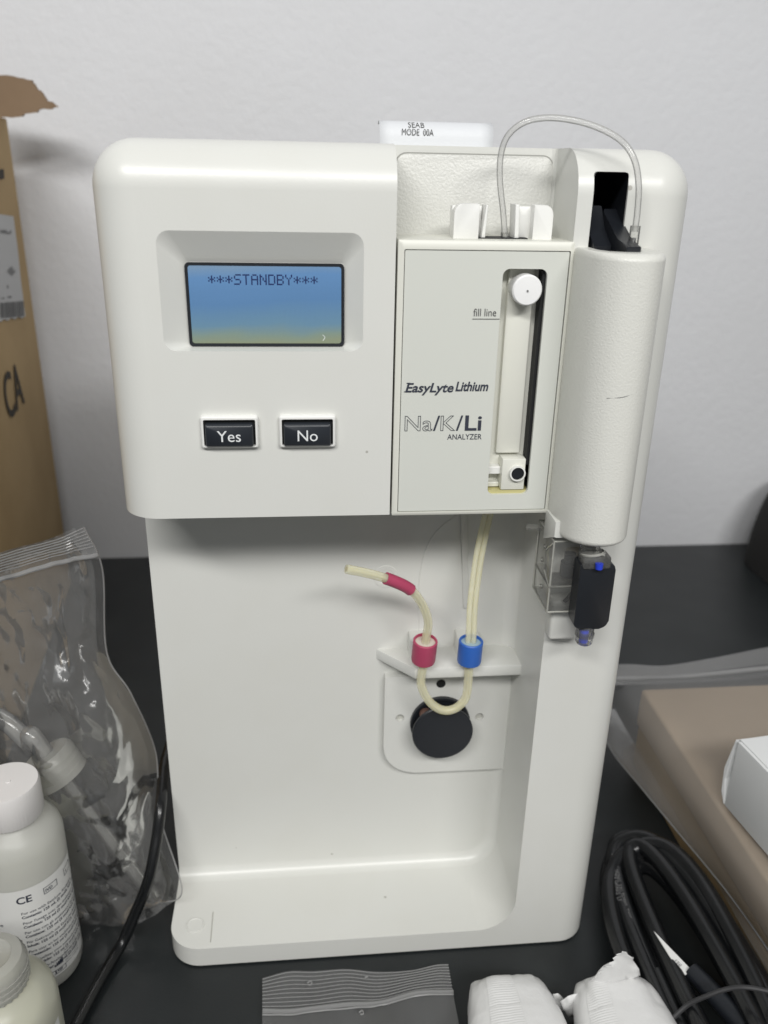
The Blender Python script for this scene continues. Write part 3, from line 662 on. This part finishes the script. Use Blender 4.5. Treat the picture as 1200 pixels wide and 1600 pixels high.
# torn flap: a jagged piece of board, folded out over the right-hand edge
yfl = far.y-0.012
prof2 = [(-60, 112), (0, 118), (28, 122), (50, 126), (57, 138), (66, 146), (74, 158), (90, 168), (78, 171), (66, 170), (58, 176), (40, 178), (30, 183), (12, 183), (-60, 186)]
jag = []
for i in range(len(prof2)):
    a, b = prof2[i], prof2[(i+1) % len(prof2)]
    jag.append(a)
    if 0 < i < 13:
        for k in (1, 2):
            t = k/3; jag.append((a[0]+(b[0]-a[0])*t+random.uniform(-1.6, 1.6), a[1]+(b[1]-a[1])*t+random.uniform(-1.6, 1.6)))
bm = bmesh.new(); fr_, bk_ = [], []
for px, py in jag:
    q = P(px, py, y=yfl); q.y += -0.10*(q.z-0.40)*0.6
    fr_.append(bm.verts.new(q)); bk_.append(bm.verts.new(q+Vector((0.0006*random.random(), 0.0038, 0.0008*random.random()))))
bm.faces.new(fr_); bm.faces.new(bk_[::-1])
for i in range(len(fr_)): bm.faces.new((fr_[i], bk_[i], bk_[(i+1) % len(fr_)], fr_[(i+1) % len(fr_)]))
obj('torn_flap', bm, M_cardin, B, smooth=False)
def face_hit(px, py):
    dd = RIGHT*((px-600)/FPX)-UP*((py-800)/FPX)+FWD
    t = (far-CAM).dot(nrm)/dd.dot(nrm); return CAM+dd*t
# shipping label, ragged lower edge
lt = [(-40, 330), (0, 335), (19, 338), (26, 390), (31, 440), (38, 494)]
n_ = 14; low = [(38-78*k/n_, 494+13*(k/n_*78/38)*0.5+(2.2 if k % 2 else -1.2)) for k in range(1, n_+1)]
bm = bmesh.new(); vv = [bm.verts.new(face_hit(*p)+nrm*0.0009) for p in lt+low]; bm.faces.new(vv)
stick = obj('shipping_label', bm, mat('sticker', (0.46, 0.46, 0.46), 0.5, (120, 0.2, 0.001)), bw, smooth=False)
def on_face(name, body, px, py, size, m, parent, fit=None, off=0.0012, **k):
    return place_text(name, body, size, face_hit(px, py)+nrm*off, m, parent, xdir=-d, ydir=(0, 0, 1), fit=fit, **k)
q = face_hit(37, 628)
me = text_mesh('CA', 0.047, offset=0.0004, res=4); xm = max(v.co.x for v in me.vertices)
for v in me.vertices: v.co = q+nrm*0.0009-d*((v.co.x-xm)*0.85)+Vector((0, 0, v.co.y))
obj('box_lettering', me, mat('box_ink', (0.035, 0.028, 0.02), 0.8), bw, smooth=False)
bm = bmesh.new(); vv = [bm.verts.new(face_hit(*p)+nrm*0.0009) for p in ((-8, 265), (4, 264), (5, 279), (-8, 281))]; bm.faces.new(vv)
obj('box_lettering', bm, MATS['box_ink'], bw, smooth=False)
# smudged print on the label: short bars, a round stamp and a bar row
bm = bmesh.new()
def lq(a, b, c_, e):
    vv = [bm.verts.new(face_hit(*p)+nrm*0.0014) for p in ((a, b), (c_, b+random.uniform(-.5, .5)), (c_+0.6, e), (a+0.5, e))]; bm.faces.new(vv)
for k in range(5): lq(-2+3.6*k, 361+random.uniform(-2, 2), -0.2+3.6*k, 365+random.uniform(-1, 2))
for k in range(6):
    a = k/6*math.pi; hw = 6*math.sin((k+0.5)/6*math.pi); lq(15-hw, 417+2.4*k, 15+hw, 418.3+2.4*k)
lq(8.5, 446, 9.8, 450); lq(0, 465, 3, 467); lq(9, 463, 15, 465)
for k in range(11):
    x = -2+3.4*k; lq(x, 473-0.3*k, x+1.5+random.random(), 497-0.28*k)
obj('label_print', bm, mat('faded_ink', (0.13, 0.13, 0.13), 0.7), stick, smooth=False)['kind'] = 'stuff'

# ================================================================== left zip bag with dispensing cap
def wrinkle(p, amp, seed, sc=40.0):
    """faceted creases: flat cells between straight ridges"""
    q = Vector((p.x*sc+seed, p.y*sc*0.6, p.z*sc*0.8)); q += 0.25*noise.noise_vector(q*0.7)
    d1 = noise.voronoi(q)[0]; d2 = noise.voronoi(q*2.4+Vector((9, 3, 1)))[0]
    return amp*(0.9*(d1[1]-d1[0])+0.35*(d2[1]-d2[0])-0.35)
def pouch(ctrl_f, ctrl_b, nu, nv, amp, seed):
    gf, gb = cgrid(ctrl_f, nu, nv), cgrid(ctrl_b, nu, nv)
    n, m_ = len(gf), len(gf[0])
    for g, s in ((gf, -1), (gb, 1)):
        for i in range(n):
            for j in range(m_):
                e = min(i, n-1-i, j, m_-1-j)/10.0; e = min(1, e)
                p = g[i][j]; k = wrinkle(p, amp*(1 if s < 0 else 1.25), seed+(5 if s > 0 else 0))*(0.15+0.85*e)
                g[i][j] = p+Vector((0.25*k, s*k, 0.15*k))
    return gf, gb
# control rows from the zip (top) to the base; pixel, depth
C_f = [[(-120, 880, .060), (-40, 878, .060), (30, 858, .060), (90, 842, .060), (131, 824, .062)],
       [(-120, 960, .058), (-40, 940, .056), (30, 918, .055), (95, 900, .057), (160, 890, .062)],
       [(-120, 1060, .052), (-40, 1050, .046), (40, 1030, .042), (110, 1010, .048), (167, 1020, .060)],
       [(-120, 1180, .046), (-40, 1175, .038), (50, 1160, .030), (150, 1120, .034), (205, 1085, .056)],
       [(-120, 1290, .044), (-30, 1290, .036), (80, 1280, .026), (180, 1230, .030), (243, 1175, .060)],
       [(-120, 1390, .044), (-10, 1400, .036), (110, 1400, .028), (190, 1370, .028), (250, 1275, .046)],
       [(-110, 1450, .047), (20, 1480, .036), (140, 1480, .030), (215, 1440, .024), (284, 1392, .024)],
       [(-100, 1500, .050), (40, 1540, .040), (140, 1510, .034), (200, 1470, .028), (246, 1412, .026)]]
Cf = [[P(a, b, y=y) for a, b, y in r] for r in C_f]
for r in Cf:
    for p in r: p.z = max(p.z, 0.0012)
Cb = []
for i, r in enumerate(Cf):
    row = []
    for j, p in enumerate(r):
        e = min(i, len(Cf)-1-i, 4-j)/2.0; q = p+Vector((-0.004, 0.030*min(1, e), 0.006*min(1, e))); q.z = max(q.z, 0.0008); row.append(q)
    Cb.append(row)
gf, gb = pouch(Cf, Cb, 18, 26, 0.0048, 11.3)
Z = thing('zip_bag', 'clear crumpled zip bag standing upright in front of the tall cardboard box', 'bag', (Cf[7][2].x, Cf[7][2].y, 0))
bf = obj('front_film', sheet(gf), M_film, Z, angle=24)
obj('back_film', sheet(gb), M_film, Z, angle=24)
# zip header: fine ridges along the mouth, and the fat closure line
top = gf[0]; n6 = gf[5]
for k in range(7):
    t = k/7.5
    pth = [gf[0][j].lerp(gf[11][j], t)+Vector((0, -0.0006, 0)) for j in range(0, len(top))]
    obj('zip_ridge', tube(pth, 0.00028, 5), M_zip, bf)
pth = [gf[13][j]+Vector((0, -0.0012, 0.0006)) for j in range(len(top))]
obj('zip_closure', tube(pth, 0.0012, 8), M_zip, bf)
obj('side_seam', tube([r_[-1] for r_ in gf], 0.0004, 5), M_zip, bf)

DC = thing('dispensing_cap', 'milky ribbed bottle cap with clear tube and straw inside the zip bag', 'bottle cap', P(85, 1195, y=0.044))
cc = P(84, 1196, y=0.044); tip = P(240, 1402, y=0.034); ax = (cc-tip).normalized()
obj('cap', lathe([(0.0122, -0.0075), (0.0132, -0.0075), (0.0132, 0.0055), (0.0118, 0.0075), (0.004, 0.0078)], cc, ax, 56, ribs=(28, 0.0007, -0.006, 0.005)), M_pecap, DC, angle=50)
for h in (-0.0045, -0.0010, 0.0025):
    obj('cap_thread', lathe([(0.0120, h), (0.01345, h), (0.01345, h+0.0010), (0.0120, h+0.0010)], cc, ax, 48, cap=False), M_pecap, DC)
obj('straw', tube([cc-ax*0.004, tip], 0.0036, 16, 0.0028), clear('straw_plastic', (0.95, 0.95, 0.94), (0.8, 0.8, 0.78), 0.22, 0.2, 1.2), DC)
obj('spout_tube', tube(spline([cc+ax*0.005, cc+ax*0.02, P(45, 1160, y=.052), P(10, 1128, y=.056), P(-40, 1105, y=.06)], 8), 0.0046, 18, 0.0034), clear('spout', (0.95, 0.95, 0.94), (0.8, 0.8, 0.78), 0.35, 0.12, 1.4), DC)

# ================================================================== labelled bottle
bc = Vector((-0.1375, 0.0095, 0)); RB = 0.0208
BT = thing('reagent_bottle', 'white-capped reagent bottle with a printed multilingual label beside the zip bag', 'bottle', bc)
prof_b = [(RB-0.003, 0.0006), (RB-0.0008, 0.0012), (RB, 0.004), (RB, 0.083), (RB-0.001, 0.0875), (RB-0.004, 0.0915), (RB-0.0075, 0.0945), (0.0122, 0.0962), (0.0118, 0.100)]
bo = obj('bottle_body', lathe(prof_b, bc, n=56), M_pe, BT)
obj('liquid', lathe([(RB-0.004, 0.002), (RB-0.0016, 0.004), (RB-0.0014, 0.0705), (0.002, 0.0706)], bc, n=40), M_liquid, BT)
cp = obj('cap', lathe([(0.0136, 0.0965), (0.0143, 0.0970), (0.0143, 0.1125), (0.0136, 0.1140), (0.0015, 0.1141)], bc, n=110, ribs=(55, 0.0006, 0.0969, 0.1126)), M_cap, BT, angle=50)
obj('cap_pip', lathe([(0.0012, 0), (0.0010, 0.0005)], bc+Vector((0.001, 0, 0.1140)), n=14), M_cap, cp)
# label wraps the front of the bottle
def wrap(a, h, off=0.0): return bc+Vector(((RB+off)*math.cos(a), (RB+off)*math.sin(a), h))
A0 = math.radians(-182); A1 = math.radians(8)
lab = obj('label', sheet([[wrap(A0+(A1-A0)*j/60, 0.0090+(0.0690-0.0090)*i/4, 0.0002) for j in range(61)] for i in range(5)]), M_label, BT)
def bottle_text(body, a_left, h, size, bold=0, m=M_ink):
    me = text_mesh(body, size, offset=bold, res=4 if size > 0.004 else 2)
    for v in me.vertices:
        a = math.radians(a_left)+v.co.x/RB; v.co = wrap(a, h+v.co.y, 0.00038)
    return obj('label_lettering', me, m, lab, smooth=False)
lines = [('For use with EasyLyte Analyzers', 'Contents: 125 mL (2 mol/L KCl, wetting agent)'), ("Pour l'usage avec des analyseurs EasyLyte", 'Contient: 125 ml (2 mol/l KCl, agent)'),
         ('Per uso con gli analizzatori EasyLyte', 'Contiene: 125 ml (2 mol/l KCl, agente)'), ('Für Gebrauch mit EasyLyte-Analysatoren', 'Inhalt: 125 ml (2 mol/l KCl, Netzmittel)'),
         ('Para usar en los analizadores EasyLyte', 'Contenido: 125 ml (2 mol/l KCl, agente)'), ('Para utilizar com analisadores EasyLyte', 'Conteúdo: 125 ml (2 mol/l KCl, agente)'),
         ('EasyLyte-Analizörler ile kullanılır', 'İçindekiler: 125 mL (2 mol/L KCl)')]
AL = -78; h = 0.0545
for a_, b_ in lines:
    bottle_text(a_, AL, h, 0.00215, 0.00001); h -= 0.00245
    bottle_text(b_, AL, h, 0.00215, 0.00006); h -= 0.00355
bottle_text('CE', AL-3, 0.0612, 0.0056, 0.00012)
def frame_mark(a0, h0, wd, ht, txt):
    for (x0, x1, z0, z1) in ((0, wd, 0, 0.0003), (0, wd, ht-0.0003, ht), (0, 0.0003, 0, ht), (wd-0.0003, wd, 0, ht)):
        g = [[wrap(math.radians(a0)+(x0+(x1-x0)*j/6)/RB, h0+z0+(z1-z0)*i, 0.0004) for j in range(7)] for i in range(2)]
        obj('label_symbol', sheet(g), M_ink, lab)
    if txt: bottle_text(txt, a0+2.2, h0+0.0009, ht*0.62, 0.00006)
frame_mark(AL+30, 0.0612, 0.0072, 0.0038, 'IVD'); frame_mark(AL+64, 0.0612, 0.0064, 0.0042, ' i')
frame_mark(AL+13, 0.0103, 0.0052, 0.0027, 'EC'); frame_mark(AL+27.5, 0.0103, 0.0054, 0.0027, 'REP')
for k in range(5):
    g = [[wrap(math.radians(AL+27)+(0.0009*k+0.0008*j)/RB, 0.0150+(0.0012+0.0006*k)*i, 0.0004) for j in range(2)] for i in range(2)]
    obj('label_symbol', sheet(g), M_ink, lab)
for k in range(6): bottle_text('Medica Corporation'[:14+k % 3], AL+42, 0.0206-0.0016*k, 0.0013)
bottle_text('DATE', AL-10, 0.0112, 0.0021); bottle_text('une\nD', AL-36, 0.0480, 0.0030); bottle_text('no', AL-36, 0.0385, 0.0030)

# ================================================================== clear bottle in the front corner
fc = P(-4, 1560, z=0.060); fc.z = 0
FB = thing('clear_cap_bottle', 'milky bottle with a clear ribbed cap cut off at the lower left corner', 'bottle', fc)
capz = 0.0835
RF = P(86, 1590, y=fc.y-0.004).x-fc.x
obj('bottle_body', lathe([(RF-0.003, 0.0006), (RF, 0.004), (RF, 0.054), (RF-0.0015, 0.0605), (RF-0.0060, 0.0665), (0.0115, 0.0695), (0.0112, 0.0720)], fc, n=56), clear('yellowish_bottle', (0.96, 0.96, 0.90), (0.86, 0.86, 0.76), 0.66, 0.3, 0.8), FB)
obj('liquid', lathe([(RF-0.004, 0.002), (RF-0.0014, 0.004), (RF-0.0014, 0.0530), (0.002, 0.0532)], fc, n=40), mat('yellow_liquid', (0.70, 0.70, 0.58), 0.25, sss=0.2), FB)
cap2 = obj('cap', lathe([(0.0128, 0.0690), (0.0138, 0.0692), (0.0138, 0.0800), (0.0122, 0.0826), (0.0085, 0.0835), (0.0078, 0.0828), (0.001, 0.0826)], fc, n=64, ribs=(32, 0.0006, 0.0691, 0.0801)), M_pecap, FB, angle=50)
for h in (0.0712, 0.0740, 0.0768):
    obj('cap_thread', lathe([(0.0120, h), (0.0141, h), (0.0141, h+0.0009), (0.0120, h+0.0009)], fc, n=48, cap=False), M_pecap, FB)
obj('cap_pip', lathe([(0.0030, 0), (0.0026, 0.0010), (0.0012, 0.0012)], fc+Vector((0, 0, 0.0826)), n=24), M_pecap, cap2)
obj('label', sheet([[fc+Vector(((RF+0.0002)*math.cos(-2.9+2.85*j/40), (RF+0.0002)*math.sin(-2.9+2.85*j/40), 0.006+0.043*i/3)) for j in range(41)] for i in range(4)]), M_label, FB)

# ================================================================== cables
pw_ = spline([Vector((-0.082, 0.15, 0.0034)), Vector((-0.0785, 0.11, 0.060)), P(258, 1190, x=-0.0790), P(252, 1250, y=0.042), P(245, 1310, y=0.030), P(232, 1375, y=0.020), P(210, 1430, y=0.017), P(190, 1475, z=0.006), P(155, 1535, z=0.0035), P(118, 1605, z=0.0035), P(70, 1700, z=0.0035)], 10)
for p in pw_: p.z = max(p.z, 0.0034)
tag(obj('power_cable', tube(pw_, 0.0029, 14), M_cable), 'black cable running from behind the analyzer past the zip bag', 'cable')

# coil leaning on the parcel: one cord wound into long loops
def coil_pt(t, turn):
    a = t
    lx = 0.0075+0.0220*((turn*0.382+0.15) % 1.0)        # half width of this turn
    ly = 0.072+0.022*((turn*0.61) % 1.0)
    u = -math.copysign(abs(math.cos(a))**0.75, math.cos(a))*lx; v = math.copysign(abs(math.sin(a))**0.85, math.sin(a))
    cx, cyy = 0.1825, -0.036+0.012*(((turn*0.53) % 1)-0.5)
    x = cx+u; y = cyy+v*ly
    z = 0.0045+0.0070*((turn*0.79) % 1.0)*1.6+max(0, (x-0.165))*0.45
    return Vector((x, y, z))
path = []
NT = 11; ST = 60
for k in range(NT*ST+1):
    t = k/ST; f0 = int(t); a = (t-f0)*2*math.pi
    s_ = t-f0; s_ = s_*s_*(3-2*s_)
    path.append(coil_pt(a, f0).lerp(coil_pt(a, f0+1), s_))
CO = thing('cable_coil', 'coil of thick black printed cord leaning against the parcel on the right', 'cable', (0.19, -0.02, 0))
cord = obj('cord', tube(path, 0.0046, 12), M_cable, CO)
def text_on_cord(body, i0, size, m, up=None):
    me = text_mesh(body, size, res=1, offset=0.00002)
    arc = [0.0]
    pt = path[i0::-1][:60]
    for k in range(len(pt)-1): arc.append(arc[-1]+(pt[k+1]-pt[k]).length)
    for v in me.vertices:
        s = max(0.0, v.co.x); j = 0
        while j < len(arc)-2 and arc[j+1] < s: j += 1
        f = (s-arc[j])/max(1e-9, arc[j+1]-arc[j]); p = pt[j].lerp(pt[j+1], f); t = (pt[j+1]-pt[j]).normalized()
        view = (CAM-p).normalized(); n = (view-t*view.dot(t)).normalized(); b = n.cross(t)
        ang = (v.co.y-size*0.35)/0.0046
        v.co = p+n*(0.00472*math.cos(ang))+b*(0.00472*math.sin(ang))
    return obj('cord_lettering', me, m, cord, smooth=False)
M_cordink = mat('cord_ink', (0.16, 0.16, 0.16), 0.6)
for k, (turn, off) in enumerate(((0, 12), (1, 14), (2, 11), (3, 15), (4, 12))):
    pass
text_on_cord('VDE  PTE  TA HSING  LF', 1*ST+10, 0.0030, M_cordink)
text_on_cord('PTE  TA HSING  LF  VDE', 3*ST+9, 0.0030, M_cordink)
text_on_cord('TA HSING  3X0.75MM2  TYPE', 6*ST+9, 0.0028, M_cordink)
# paper tag folded round one strand, twist tie across the hank
tp = [P(1022, 1455, z=0.026), P(1081, 1516, z=0.024), P(1066, 1526, z=0.022)]
bm = bmesh.new(); a3 = [bm.verts.new(p) for p in tp]; b3 = [bm.verts.new(p-Vector((0, 0, 0.0005))) for p in tp]
bm.faces.new(a3); bm.faces.new(b3[::-1])
for i in range(3): bm.faces.new((a3[i], b3[i], b3[(i+1) % 3], a3[(i+1) % 3]))
tg = obj('cord_tag', bm, M_label, CO, smooth=False)
place_text('tag_lettering', '150', 0.0026, P(1052, 1502, z=0.0245)+Vector((0, 0, 0.0006)), M_ink, tg, xdir=(tp[1]-tp[0]), ydir=Vector((0, 0, 1)).cross(tp[1]-tp[0]), res=2)
sl0, sl1 = P(1080, 1516, z=0.022), P(1165, 1605, z=0.020)
obj('plug_boot', tube([sl0+(sl1-sl0)*k/8 for k in range(9)], lambda s: 0.0042+0.0012*s, 16), M_black, CO)
tie = spline([P(1050, 1592, z=0.018), P(1075, 1570, z=0.024), P(1105, 1556, z=0.032), P(1138, 1545, z=0.038), P(1170, 1543, z=0.042), P(1215, 1552, z=0.042)], 8)
obj('twist_tie', tube(tie, 0.0011, 8), mat('tie_black', (0.03, 0.03, 0.032), 0.6), CO)

# ================================================================== right parcel in its zip bag, white carton on top
BX0, BX1, BY0, BY1, BZ = 0.2200, 0.440, -0.30, 0.1390, 0.0595
R_ = thing('parcel', 'flat brown cardboard parcel under the white carton at the right', 'parcel', (0.33, -0.08, 0))
obj('parcel_lid', rbox(BX0, BX1, BY0, BY1, 0.032, BZ, 0.0022, 3), M_card2, R_)
obj('parcel_tray', rbox(BX0+0.0015, BX1-0.0015, BY0+0.0015, BY1-0.0015, 0.0004, 0.0318, 0.0012, 2), M_card, R_)
PB = thing('parcel_bag', 'loose clear zip bag around the brown parcel', 'bag', (0.30, -0.05, 0))
ys = [-0.30, -0.22, -0.15, -0.09, -0.04, 0.0, 0.04, 0.08, 0.11, 0.135, 0.150, 0.166]
ctrl = []
for y in ys:
    f_ = max(0.0, min(1.0, (y+0.02)/0.13)); e = max(0.0, (y-0.139)/0.03); dz = -0.010*e*e-0.006*e
    fin = 0.2190-0.024*f_
    ctrl.append([Vector((0.46, y, 0.0625+dz)), Vector((0.40, y, 0.0618+dz)), Vector((0.33, y, 0.0612+dz)), Vector((0.265, y, 0.0614+dz)), Vector((0.2275, y, 0.0618+dz)),
                 Vector((0.2150-0.004*f_, y, 0.0555+dz)), Vector(((fin+0.2165)/2-0.002, y, 0.041+dz*0.5)), Vector((fin, y, 0.0300)), Vector(((fin+0.217)/2, y, 0.0265)), Vector((0.2165, y, 0.024))])
g = cgrid(ctrl, 8, 8)
for r in g:
    for i, p in enumerate(r):
        k = wrinkle(p*0.8, 0.0012, 3.7, 20); lift = max(0.0, k+0.0004)
        r[i] = p+Vector((-0.5*abs(k) if p.x < 0.225 else 0, 0, lift if p.x > 0.218 else k))
obj('bag_sheet', sheet(g), M_film2, PB, angle=70)
hd = [[P(a, b, z=z) for a, b in r_] for r_, z in (([(930, 1072), (985, 1070), (1040, 1068), (1120, 1064), (1200, 1059), (1280, 1054), (1380, 1050)], 0.054),
      ([(930, 1061), (985, 1060), (1040, 1060), (1120, 1052), (1200, 1043), (1280, 1036), (1380, 1030)], 0.050),
      ([(930, 1050), (985, 1049), (1040, 1050), (1120, 1039), (1200, 1026), (1280, 1016), (1380, 1008)], 0.047),
      ([(930, 1039), (985, 1038), (1040, 1040), (1120, 1027), (1200, 1011), (1280, 998), (1380, 990)], 0.045))]
base = cgrid(hd, 5, 6)
lz = obj('zip_header', sheet(base), clear('header_film', (0.9, 0.9, 0.9), (0.8, 0.8, 0.8), 0.26, 0.2, 1.0), PB, angle=70)
base = [[p+Vector((0, 0, 0.0006)) for p in r_] for r_ in base]
for k in (7, 8, 9, 10, 11, 12, 13, 14): obj('zip_ridge', tube(base[k], 0.00035, 5), M_zip, lz)
obj('zip_closure', tube([p+Vector((0, 0, 0.0006)) for p in base[4]], 0.0018, 8), M_zip, lz)
rim_ = spline([Vector((0.2190-0.024*max(0, min(1, (y+0.02)/0.13)), y, 0.0302)) for y in ys[:-1]], 6)
obj('bag_fold', tube(rim_, 0.00055, 6), M_zip, PB)

b0, b1 = P(1130, 1256, z=BZ+0.004), P(1200, 1338, z=BZ+0.004)
cdv = (b1-b0); cdv.z = 0; cdv.normalize(); cn = Vector((-cdv.y, cdv.x, 0)); cn = cn if cn.x > 0 else -cn
hC = P(1148, 1156, y=b0.y).z-b0.z
WC = thing('white_carton', 'plain white folding carton lying on the brown parcel', 'carton', b0+cdv*0.06+cn*0.04)
def cart(u0, u1, v0, v1, h0, h1, bev=0.0005):
    bm = rbox(u0, u1, v0, v1, h0, h1, bev, 2)
    for v in bm.verts: v.co = b0+cdv*v.co.x+cn*v.co.y+Vector((0, 0, v.co.z))
    return bm
obj('carton_body', cart(0.0008, 0.15, 0.0, 0.085, 0, hC-0.0006), M_carton, WC)
obj('carton_lid', cart(0.0, 0.15, 0.0016, 0.085, hC-0.00055, hC, 0.0002), M_carton, WC)
bm = bmesh.new()
vv = [b0+Vector((0, 0, 0.0003)), b0-cdv*0.0028-cn*0.0006+Vector((0, 0, hC*0.16)), b0-cdv*0.0042-cn*0.0006+Vector((0, 0, hC*0.5)), b0-cdv*0.001+Vector((0, 0, hC*0.98)), b0+cn*0.03-cdv*0.0005+Vector((0, 0, hC*0.98)), b0+cn*0.03+Vector((0, 0, 0.0003))]
f1 = [bm.verts.new(p) for p in vv]; f2 = [bm.verts.new(p+cdv*0.0005) for p in vv]
bm.faces.new(f1); bm.faces.new(f2[::-1])
for i in range(len(vv)): bm.faces.new((f1[i], f2[i], f2[(i+1) % len(vv)], f1[(i+1) % len(vv)]))
obj('end_flap', bm, M_carton, WC, smooth=False)

# ================================================================== flat zip bag in front of the analyzer
rowsc = []
for k, t in enumerate((0, 0.5, 1.0, 1.35, 1.9, 2.7, 3.6)):
    r = []
    for j, s_ in enumerate((0, 0.14, 0.28, 0.45, 0.62, 0.8, 0.93, 1.0)):
        pl = (410+(700-410)*s_+t*(3+11*s_)*0.7-2*t, 1527+(1508-1527)*s_+t*(58+(42-58)*s_)-6*math.sin(min(1, s_*1.6)*math.pi)*max(0, 1-t))
        q = P(pl[0], pl[1], z=0.0035); q.z = 0.0018+0.0022*(1+math.sin(s_*7+t*1.3))*0.5+0.0012*math.sin(s_*15+t*2)
        q.z = max(q.z, 0.0008); r.append(q)
    rowsc.append(r)
gz = cgrid(rowsc, 10, 8)
for i, r in enumerate(gz):
    for j, p in enumerate(r):
        if i > 22: r[j] = p+Vector((0, 0, abs(wrinkle(p*1.3, 0.003, 8.8, 20))))
FBG = tag(obj('flat_zip_bag', sheet(gz), M_film2, angle=70), 'small empty clear zip bag lying flat in front of the analyzer', 'bag')
for k in range(1, 10):
    rr = gz[2*k-1] if 2*k-1 < 18 else gz[17]
    obj('zip_ridge', tube([p+Vector((0, 0, 0.0004)) for p in rr], 0.00022, 5), M_zip, FBG)
obj('zip_closure', tube([p+Vector((0, 0, 0.0008)) for p in gz[20]], 0.0011, 8), M_zip, FBG)
obj('zip_closure', tube([p+Vector((0, 0, 0.0006)) for p in gz[23]], 0.0004, 6), M_zip, FBG)
for pts_ in ([(480, 1536), (486, 1533), (487, 1538), (482, 1539)], [(570, 1527), (575, 1526)], [(561, 1582), (566, 1579), (568, 1584), (563, 1585)]):
    obj('film_speck', tube(spline([P(a, b, z=0.0062) for a, b in pts_], 4), 0.00035, 5), M_zip, FBG)

# ================================================================== two wrapped packets
def packet(cx, yfar, L, W, H, seed, ribx, label, skew):
    T = thing('wrapped_packet', label, 'packet', (cx, yfar-L/2, 0), 'wrapped white packets')
    rings = []
    NS, NA = 70, 56
    def surf(s, a):
        e = (1-(1-min(1.0, s/0.13))**2.1)**0.5 if s < 0.13 else 1.0
        e = max(e, 0.06)
        ca, sa = math.cos(a), math.sin(a)
        p_ = 2/2.35
        x = W*(0.62+0.38*min(1.0, s/0.28)**0.6)*math.copysign(abs(ca)**p_, ca); z = H*e*math.copysign(abs(sa)**p_, sa)
        P0 = Vector((cx+x+skew*s*L, yfar-s*L, 0))
        crease = wrinkle(Vector((P0.x, P0.y*0.55, z)), 0.0030, seed, 62)*(1.0 if s < 0.2 else 0.55)
        P0.z = H*1.01+z; n = Vector((ca, 0.5*(1-e), sa)).normalized()
        P0 += n*crease; P0.z = max(P0.z, 0.0006); return P0
    for i in range(NS+1): rings.append([surf(i/NS, 2*math.pi*k/NA) for k in range(NA)])
    o = obj('packet_body', loft(rings), M_wrap, T, angle=38)
    # crimped seam strip with fine cross ribs running along the top
    a0, a1 = ribx; g_ = []
    for i in range(300):
        s = 0.035+0.80*i/299; row = []
        for k in range(7):
            p = surf(s, a0+(a1-a0)*k/6); p = p+Vector((0, 0, 0.00028+(0.00013*math.sin(i*math.pi*0.5) if 0 < k < 6 else 0))); row.append(p)
        g_.append(row)
    obj('seam_strip', sheet(g_), M_wrap, T, angle=80)
    return T, o
def flap(T, poly_px, y, seed, tilt=0.0):
    base_ = [P(a, b, y=y) for a, b in poly_px]
    c_ = sum(base_, Vector())/len(base_); f_ = bmesh.new()
    f_.faces.new([f_.verts.new(p) for p in base_])
    bmesh.ops.triangulate(f_, faces=f_.faces[:])
    for _ in range(2): bmesh.ops.subdivide_edges(f_, edges=f_.edges[:], cuts=1, use_grid_fill=True)
    bmesh.ops.triangulate(f_, faces=f_.faces[:])
    for v in f_.verts:
        q = v.co; q.y += 0.0024*noise.noise(Vector((q.x*140+seed, q.z*140, seed)))+tilt*(q.z-c_.z)
    o = obj('crimped_end', f_, M_wrap, T, angle=60); sm = o.modifiers.new('thick', 'SOLIDIFY'); sm.thickness = 0.0003; return o
c1 = P(806, 1560, z=0.018); c2 = P(958, 1560, z=0.018)
T1, o1 = packet(c1.x-0.002, P(820, 1540, z=0.010).y+0.001, 0.11, 0.0242, 0.0132, 2.2, (math.radians(122), math.radians(88)), 'white wrapped packet nearer the flat zip bag', 0.0)
T2, o2 = packet(c2.x+0.0025, P(950, 1542, z=0.010).y+0.001, 0.11, 0.0242, 0.0132, 9.4, (math.radians(140), math.radians(104)), 'white wrapped packet beside the cable coil with its zigzag end standing up', 0.0)
zig = [(923, 1540)]
for k in range(9):
    t = k/9; zig.append((923+(966-923)*t, 1538+(1482-1538)*t)); t2 = (k+0.6)/9; zig.append((923+(966-923)*t2+4.5, 1538+(1482-1538)*t2+1.5))
zig += [(969, 1479), (977, 1483), (980, 1489), (990, 1496), (991, 1505), (1000, 1518), (1004, 1532), (985, 1545), (950, 1548)]
flap(T2, zig, P(950, 1542, z=0.012).y-0.0095, 1.7, -0.15)
flap(T2, [(876, 1566), (888, 1557), (905, 1556), (912, 1575), (908, 1596), (890, 1592), (880, 1578)], P(905, 1565, z=0.014).y, 4.1)
flap(T1, [(864, 1555), (872, 1553), (880, 1561), (889, 1576), (883, 1574), (877, 1583), (868, 1578)], P(868, 1565, z=0.010).y, 6.3)
flap(T1, [(733, 1601), (737, 1592), (741, 1578), (750, 1562), (760, 1552), (772, 1556), (768, 1580), (756, 1606)], P(748, 1580, z=0.010).y, 8.8)

# ================================================================== made-up dark block standing in for a soft shadow at the right edge
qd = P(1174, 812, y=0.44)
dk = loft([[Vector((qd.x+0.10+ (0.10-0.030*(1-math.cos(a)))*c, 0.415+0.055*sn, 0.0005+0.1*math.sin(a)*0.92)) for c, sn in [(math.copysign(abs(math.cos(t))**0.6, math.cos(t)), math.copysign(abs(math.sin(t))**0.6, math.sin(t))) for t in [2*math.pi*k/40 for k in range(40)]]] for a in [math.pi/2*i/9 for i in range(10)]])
SHB = tag(obj('shadow_block', dk, mat('shadow_block_dark', (0.014, 0.0135, 0.013), 0.9, (300, 0.3, 0.001))), 'added dark rounded block standing in for the soft shadow at the right edge by the wall', 'shadow stand-in')
